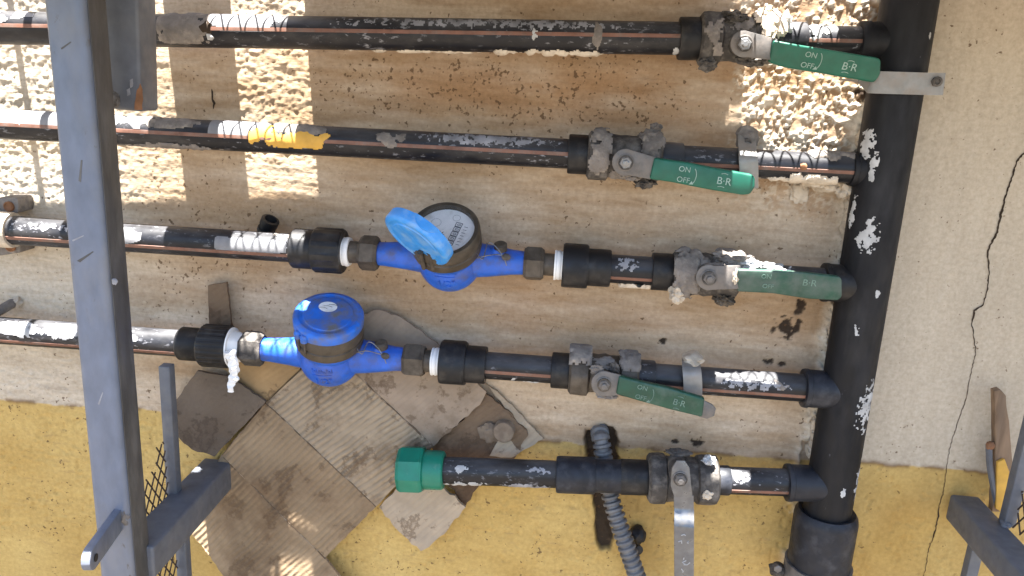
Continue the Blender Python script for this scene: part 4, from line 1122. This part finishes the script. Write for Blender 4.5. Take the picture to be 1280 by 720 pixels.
t = thing('cardboard_sheet', 'large stained corrugated cardboard sheet hung behind the closed meter', 'cardboard', at(370, 580, .02))
A_, B_, C_, D_ = (277, 569, .022), (332, 504, .022), (470, 633, .026), (406, 698, .028)
E_, F_, G_ = (405, 436, .020), (457, 479, .022), (542, 558, .026)
panel(t, [A_, B_, C_, D_], 'card_main', seed=1, keep=(0, 1, 3), bow=.005)
panel(t, [A_, D_, (436, 736, .034), (452, 780, .036), (330, 790, .034), (270, 706, .030), (228, 652, .026), (231, 610, .022), (258, 590, .020)], 'card_main', seed=2, keep=(0,))
panel(t, [B_, (376, 463, .022), E_, F_, G_, C_], 'card_upper', seed=3, keep=(0, 2, 3, 5))
panel(t, [E_, (440, 400, .018), (470, 387, .016), (500, 396, .016), (530, 418, .016), (558, 441, .016), (585, 468, .018), (608, 490, .020), (600, 506, .022), G_, F_], 'card_plain', seed=4, amp=1.4, keep=(9, 10))
panel(t, [(262, 440, .008), (382, 448, .014), (374, 463, .018), (333, 502, .019), (298, 480, .014)], 'card_tan', seed=5, label='plain tan cardboard corner')
for p_, q_, r_ in ((A_, D_, .0011), (B_, C_, .0011), (F_, G_, .0015), (A_, B_, .0009)):
    path = [at(*[p_[i] + (q_[i] - p_[i]) * k / 14 for i in range(3)]) + V((random.uniform(-.0007, .0007), -.0003, random.uniform(-.0007, .0007))) for k in range(15)]
    obj('fold_crease', sweep(bmesh.new(), path, [r_ * random.uniform(.5, 1.1) for _ in path], 6), M['card_crease'], t)
t2 = thing('cardboard_flap', 'dark grey damp cardboard flap beside the grey gate bar', 'cardboard', at(270, 520, .03))
panel(t2, [(246, 464, .022), (285, 470, .026), (332, 502, .030), (300, 536, .032), (268, 571, .032), (240, 562, .028), (216, 540, .022), (212, 512, .020)], 'card_grey', seed=6)
t3 = thing('cardboard_scrap', 'torn dark brown cardboard behind the lowest pipe, pale strip on it', 'cardboard', at(610, 545, .02))
panel(t3, [(540, 560, .012), (575, 528, .014), (606, 492, .014), (640, 518, .014), (660, 545, .014), (625, 600, .014), (600, 606, .012), (582, 634, .012), (555, 600, .012)], 'card_torn', seed=7, amp=2.2)
panel(t3, [(606, 478, .006), (640, 506, .006), (680, 549, .008), (655, 562, .012), (640, 572, .018), (612, 570, .018), (622, 552, .019), (632, 545, .016), (640, 520, .010)], 'card_pale', seed=8, amp=1.2, label='paler torn strip')
t4 = thing('cardboard_scrap', 'pale torn cardboard corner hanging below the green cap', 'cardboard', at(525, 640, .03))
panel(t4, [(474, 634, .026), (500, 608, .026), (548, 604, .024), (582, 634, .024), (560, 662, .028), (536, 684, .034), (526, 689, .036), (510, 674, .034), (490, 655, .030)], 'card_pale', seed=9, amp=1.6)
t = thing('cardboard_strip', 'narrow upright brown cardboard strip behind lower left coupling', 'cardboard', at(274, 384, .02))
panel(t, [(260, 357, .012), (283, 353, .020), (290, 415, .022), (289, 440, .022), (262, 440, .012)], 'card_torn', seed=10, amp=.4)
t = thing('wall_stub', 'round dusty brown stub end on the torn cardboard', 'stub', at(631, 535, .02))
P = at(631, 535, .010)
obj('stub_body', lathe(bmesh.new(), P, V((0, -1, .06)), [(-.01, .016), (.016, .016), (.019, .0145), (.020, .009), (.0185, .0005)], 28, jit=.0012), M['stub_brown'], t)
obj('paper_collar', blob(bmesh.new(), at(612, 540, .017), (.016, .006, .016), 6, .5), M['stub_brown'], t)

# ------------------------------------------------------------------ left cage gate
def wire_mesh(x_plane, ya, yb, za, zb, name, parent, step=.022, h=.030, keep=None, mat='mesh_wire', r=.0011):
    """diamond mesh in the plane X = x_plane; ya..yb along Y, za..zb along Z"""
    bm = bmesh.new()
    n = int((yb - ya + (zb - za) * step / h) / step) + 2
    for sgn in (1, -1):
        for k in range(-n, n + 1):
            y0 = ya + k * step if sgn > 0 else yb - k * step
            # line from (y0, za) with slope h/step
            pts = []
            m = 24
            for i in range(m + 1):
                z = za + (zb - za) * i / m
                y = y0 + sgn * (z - za) * step / h / 1.0
                if ya <= y <= yb and (keep is None or keep(y, z)): pts.append(V((x_plane + sgn * .0006, y, z)))
                else:
                    if len(pts) > 1: sweep(bm, pts, r, 5)
                    pts = []
            if len(pts) > 1: sweep(bm, pts, r, 5)
    return obj(name, bm, M[mat], parent, kind='stuff')

def left_gate():
    OFF = .28
    t = thing('cage_gate', 'grey painted steel gate post with side arm, bars and latch', 'gate', at(140, 720, OFF - .02))
    # post: front right corner line measured at the top and low down
    a, b = at(104, 0, OFF), at(160, 649, OFF)
    ax = (b - a).normalized(); W = .0435
    ctr = lambda p: p + V((-W / 2, W / 2, 0))
    obj('post', boxtube(ctr(a - ax * .14), ctr(b + ax * .62), W, W, V((1, 0, 0)), .0065), M['gate'], t)
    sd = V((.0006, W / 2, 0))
    obj('shaded_grimy_side', boxtube(a + sd - ax * .10, b + sd + ax * .60, .0014, W - .012, V((1, 0, 0)), .0004), M['gate_shade_grime'], t)  # thin darker plate paints in this side's shade, with some grime
    # arm from the post back to the wall
    wz = at(274, 590, .012)
    arm_c = V((wz.x, 0, wz.z))
    P, Q = V((wz.x, -.012, wz.z)), V((wz.x, -(OFF - W + .012), wz.z))
    obj('arm', boxtube(P, Q, .046, .046, V((1, 0, 0)), .004), M['gate_dark'], t)
    xp = wz.x - .004
    # bars standing in the side panel
    pb = at(209, 455, .13)
    yb_ = -.115
    d0 = at(209, 500, .115)
    xb = d0.x
    top = at(208, 456, .115); bot = at(214, 560, .115)
    obj('bar', boxtube(top, V((top.x, top.y, wz.z + .018)), .0155, .0155, V((1, 0, 0)), .0015), M['gate_dark'], t)
    lo0 = at(226, 640, .115)
    obj('bar', boxtube(V((lo0.x, -.115, wz.z - .019)), V((lo0.x, -.115, .30)), .0155, .0155, V((1, 0, 0)), .0015), M['gate_dark'], t)
    wire_mesh(top.x - .004, -.240, -.124, wz.z + .02, wz.z + .105, 'wire_mesh', t, .017, .026, keep=lambda y, z: z < wz.z + .075 + .02 * mnoise.noise(V((y * 60, 0, 1))) + (.1 if y > -.15 else 0))
    wire_mesh(lo0.x - .004, -.240, -.124, .30, wz.z - .02, 'wire_mesh', t, .017, .026)
    # foot rail that joins post, bar and mesh low down
    obj('rail', boxtube(V((lo0.x, -.004, .29)), V((lo0.x, -(OFF - .02), .29)), .030, .030, V((1, 0, 0)), .003), M['gate_dark'], t)
    # hanging square tube behind the post, its upper end fixed to the roof frame
    c0, c1 = at(172, 0, .205), at(176, 139, .205)
    axx = (c1 - c0).normalized()
    sh = V((-.020, .020, 0))
    obj('hanging_tube', boxtube(c0 - axx * .075 + sh, c1 + sh, .040, .040, V((1, 0, 0)), .004), M['gate_dark'], t)
    fo = .2056
    obj('rust_patch', slab([at(x, y, fo) for x, y, _ in torn([(170, 118, 0), (175, 104, 0), (178, 112, 0), (178, 137, 0), (168, 137, 0)], 4, .8, 2)], .0004), M['rust'], t)
    for k, q in enumerate((((162, 100), (166, 98), (166, 108), (163, 110)), ((158, 112), (162, 110), (163, 118), (159, 120)), ((142, 122), (148, 118), (150, 130), (144, 134)))):
        obj('paint_chip', slab([at(x, y, fo) for x, y, _ in torn([p_ + (0,) for p_ in q], 3, .7, k)], .0004), M['scuff'], t)
    for k, q in enumerate((((96, 326), (116, 314), (117, 315), (100, 328)), ((90, 300), (104, 294), (105, 295), (91, 302)), ((76, 60), (88, 52), (89, 53), (77, 62)), ((122, 505), (128, 490), (129, 491), (124, 506)), ((98, 226), (101, 200), (103, 200), (101, 228)))):
        obj('scratch', slab([at(x, y, OFF + .0003) for x, y in q], .0005), M['scuff' if k % 2 else 'gate_shade_grime'], t)
    bb = blob(bmesh.new(), at(143, 124, .215), (.006, .006, .009), 3, .4)
    obj('weld_bead', bb, M['steel'], t)
    for cx_, cy_, r_ in ((131, 108, .0025), (143, 352, .0032), (157, 432, .003)):
        dpt = OFF - .004 - .026 * ((cx_ - 104 - .087 * cy_) / 28 > .35)
        obj('paint_chip', blob(bmesh.new(), at(cx_, cy_, dpt), (r_, r_ * .5, r_ * 1.3), cx_, .5, 2), M['scuff'], t)
    # latch: flat steel ear pointing forward
    p0 = at(150, 646, OFF + .004)
    e = V((0, -1, -.08)).normalized()
    side = V((0, 0, 1))
    pts = []
    A0 = at(154, 648, OFF - .004); B0 = at(119, 697, OFF + .075)
    dd = (B0 - A0).normalized(); uu = (V((0, 0, 1)) - dd * dd.z).normalized()
    hw = .0135
    L = (B0 - A0).length
    pts = [A0 + uu * hw, A0 - uu * hw]
    for k in range(9):
        a_ = math.radians(-90 + 180 * k / 8); pts.append(B0 + dd * math.cos(a_) * hw + uu * math.sin(a_) * hw)
    nrm = dd.cross(uu).normalized()
    if nrm.x > 0: nrm = -nrm
    lt = obj('latch', slab(pts, .010, .0012, back=nrm), M['gate'], t)
    obj('bolt_hole', lathe(bmesh.new(), B0 - nrm * .0006, -nrm, [(0, .0045), (.0008, .0045)], 16, ref=uu), M['dark_hole'], lt)
    obj('weld_bead', blob(bmesh.new(), A0 + uu * .002, (.008, .006, .012), 9, .5), M['steel'], t)
left_gate()

def right_gate():
    t = thing('cage_gate', 'grey steel cage arm with upright bar at lower right corner', 'gate', at(1220, 660, .1))
    wz = at(1202, 634, .012)
    obj('arm', boxtube(V((wz.x, -.012, wz.z)), V((wz.x, -.30, wz.z)), .040, .040, V((1, 0, 0)), .004), M['gate_dark'], t)
    bt = at(1262, 640, .085)
    obj('bar', boxtube(V((bt.x, -.085, wz.z + .019)), V((bt.x, -.085, wz.z + .60)), .0155, .0155, V((1, 0, 0)), .0015), M['gate_dark'], t)
    obj('bar', boxtube(V((wz.x + .004, -.060, wz.z - .019)), V((wz.x + .004, -.060, .25)), .0155, .0155, V((1, 0, 0)), .0015), M['gate_dark'], t)
    wire_mesh(bt.x + .004, -.28, -.094, wz.z + .02, wz.z + .075, 'wire_mesh', t, .017, .026)
    obj('weld_bead', blob(bmesh.new(), V((bt.x - .004, -.09, wz.z + .022)), (.007, .007, .005), 2, .4), M['gate_dark'], t)
right_gate()
t = thing('wood_scrap', 'broken brown wood slat stuck behind the lower right bar', 'wood', at(1252, 540, .02))
bm = slab([at(x, y, .03) for x, y in torn([(1243, 489, 0), (1251, 487, 0), (1258, 495, 0), (1266, 578, 0), (1258, 618, 0), (1250, 640, 0), (1240, 640, 0), (1244, 578, 0)], 10, .8, 3) for x, y in [(x, y)]] if False else
          [at(p[0], p[1], .03) for p in torn([(1243, 489, 0), (1251, 487, 0), (1258, 495, 0), (1266, 578, 0), (1258, 618, 0), (1250, 640, 0), (1240, 640, 0), (1244, 578, 0)], 10, .8, 3)], .012, .0012)
obj('slat_body', bm, M['wood'], t)
obj('splinter', slab([at(x, y, .036) for x, y in ((1247, 578), (1256, 574), (1262, 590), (1252, 640), (1245, 636))], .005, .0008), M['yellow_paint'], t)
t = thing('metal_sliver', 'thin dark bent strip beside the broken wood slat', 'strip', at(1240, 590, .03))
obj('strip_body', sweep(bmesh.new(), smoothpath([at(1236, 556, .030), at(1237, 580, .030), at(1241, 605, .03), at(1246, 630, .03)], 6), .0042, 8), M['gate_dark'], t)
obj('strip_head', blob(bmesh.new(), at(1238, 557, .032), (.006, .004, .006), 2, .3), M['rust'], t)

# ------------------------------------------------------------------ unseen roof added over the cage: openings shaped to place the sun patches
H = 1.47
def roof_xy(px, py, off):
    """where the sun ray that ends at this measured point passes the roof level"""
    p = at(px, py, off)
    k = (H - p.z) / SUN.z
    q = p + SUN * k
    return q.x, q.y

def roof():
    t = thing('sun_mask_roof', 'unseen sheet roof added over the cage, openings shaped for the sun patches', 'roof', V((0, -.2, H)))
    xA0 = -1.30
    xa1 = roof_xy(217, 120, 0)[0]; xa2 = roof_xy(299, 120, 0)[0]; xa3 = roof_xy(389, 120, 0)[0]
    xb0 = roof_xy(928, 120, 0)[0]; xb1 = roof_xy(1075, 120, 0)[0]
    xm1 = roof_xy(1048, 45, .06)[0]; xm2 = roof_xy(972, 470, .065)[0]
    holes = [(xA0, xa1, -.185, -.002), (xa2, xa3, -.169, -.002), (xb0, xb1, -.047, -.002), (xb0, xm1, -.118, -.047), (xb0, xm2, -.168, -.118)]  # openings shaped so the sun lands in set patches
    rnd = random.Random(3)          # notches added to roughen the edge of the right sun patch
    for k in range(16):
        y_ = -.006 - k * .0024
        if rnd.random() < .75: holes.append((xb0 - rnd.uniform(.002, .022), xb0, y_ - rnd.uniform(.0006, .0022), y_))
    nx0, ny0 = roof_xy(888, 590, .070); nx1 = roof_xy(938, 590, .070)[0]
    holes.append((nx0, nx1, ny0 - .016, -.100))  # opening added so sun reaches the lowest pipe
    # small openings added to put two sun spots on the cardboard
    for (xa, ya), (xb, yb) in (((313, 652), (342, 716)), ((348, 690), (392, 740))):
        p, q = roof_xy(xa, ya, .032), roof_xy(xb, yb, .032)
        holes.append((p[0], q[0], min(q[1], -.174) - .002, min(p[1], -.170)))
    hx, hy = roof_xy(855, 647, .1135)
    holes.append((hx - .016, hx + .016, hy - .0045, hy + .0035))  # opening added to light the bend of the lowest lever
    xs = sorted({-2.0, 1.6} | {h[0] for h in holes} | {h[1] for h in holes})
    ys = sorted({-.47, .0} | {h[2] for h in holes} | {h[3] for h in holes})
    bm = bmesh.new()
    cell = lambda i, j: not any(h[0] - 1e-6 <= xs[i] and xs[i + 1] <= h[1] + 1e-6 and h[2] - 1e-6 <= ys[j] and ys[j + 1] <= h[3] + 1e-6 for h in holes)
    vv = {}
    def vert(i, j):
        if (i, j) not in vv: vv[(i, j)] = bm.verts.new((xs[i], ys[j], H))
        return vv[(i, j)]
    for i in range(len(xs) - 1):
        for j in range(len(ys) - 1):
            if cell(i, j): bm.faces.new((vert(i, j), vert(i + 1, j), vert(i + 1, j + 1), vert(i, j + 1)))
    r = bmesh.ops.extrude_face_region(bm, geom=list(bm.faces))
    for v in r['geom']:
        if isinstance(v, bmesh.types.BMVert): v.co.z += .0015
    obj('sun_mask_sheet', bm, M['roof'], t)
    # bars across the open bay on the left
    for px, w_ in ((36, .009), (100, .011), (-60, .011)):
        bx = roof_xy(px, 150, 0)[0]
        obj('roof_bar', boxtube(V((bx, -.19, H + .008)), V((bx, -.001, H + .008)), w_, .010, V((1, 0, 0)), .001), M['gate_dark'], t)
    # diamond mesh over two bays
    def flat_mesh(xa, xb, ya, yb, sx=.0225, sy=.05, r=.0013):
        b = bmesh.new()
        n = int((xb - xa) / sx + (yb - ya) / sy) + 3
        for sgn in (1, -1):
            for k in range(-n, n + 1):
                x0 = xa + k * sx
                # x = x0 + sgn * (y - ya) * sx / sy
                pts = []
                for i in range(61):
                    y = ya + (yb - ya) * i / 60; x = x0 + sgn * (y - ya) * sx / sy
                    if xa <= x <= xb: pts.append(V((x, y, H + .004 + sgn * .0008)))
                if len(pts) > 1: sweep(b, [pts[0], pts[-1]], r, 5)
        obj('wire_mesh', b, M['mesh_wire'], t, kind='stuff')
    flat_mesh(xa2 - .01, xa3 + .01, -.180, -.067)  # mesh stops short to keep its wire shadows off the wall
    flat_mesh(xb0 - .01, xb1 + .01, -.165, -.053)
    for y in (-.46,):
        obj('roof_rail', boxtube(V((-2.0, y, H - .016)), V((1.6, y, H - .016)), .030, .030, V((0, 1, 0)), .002), M['gate'], t)
roof()
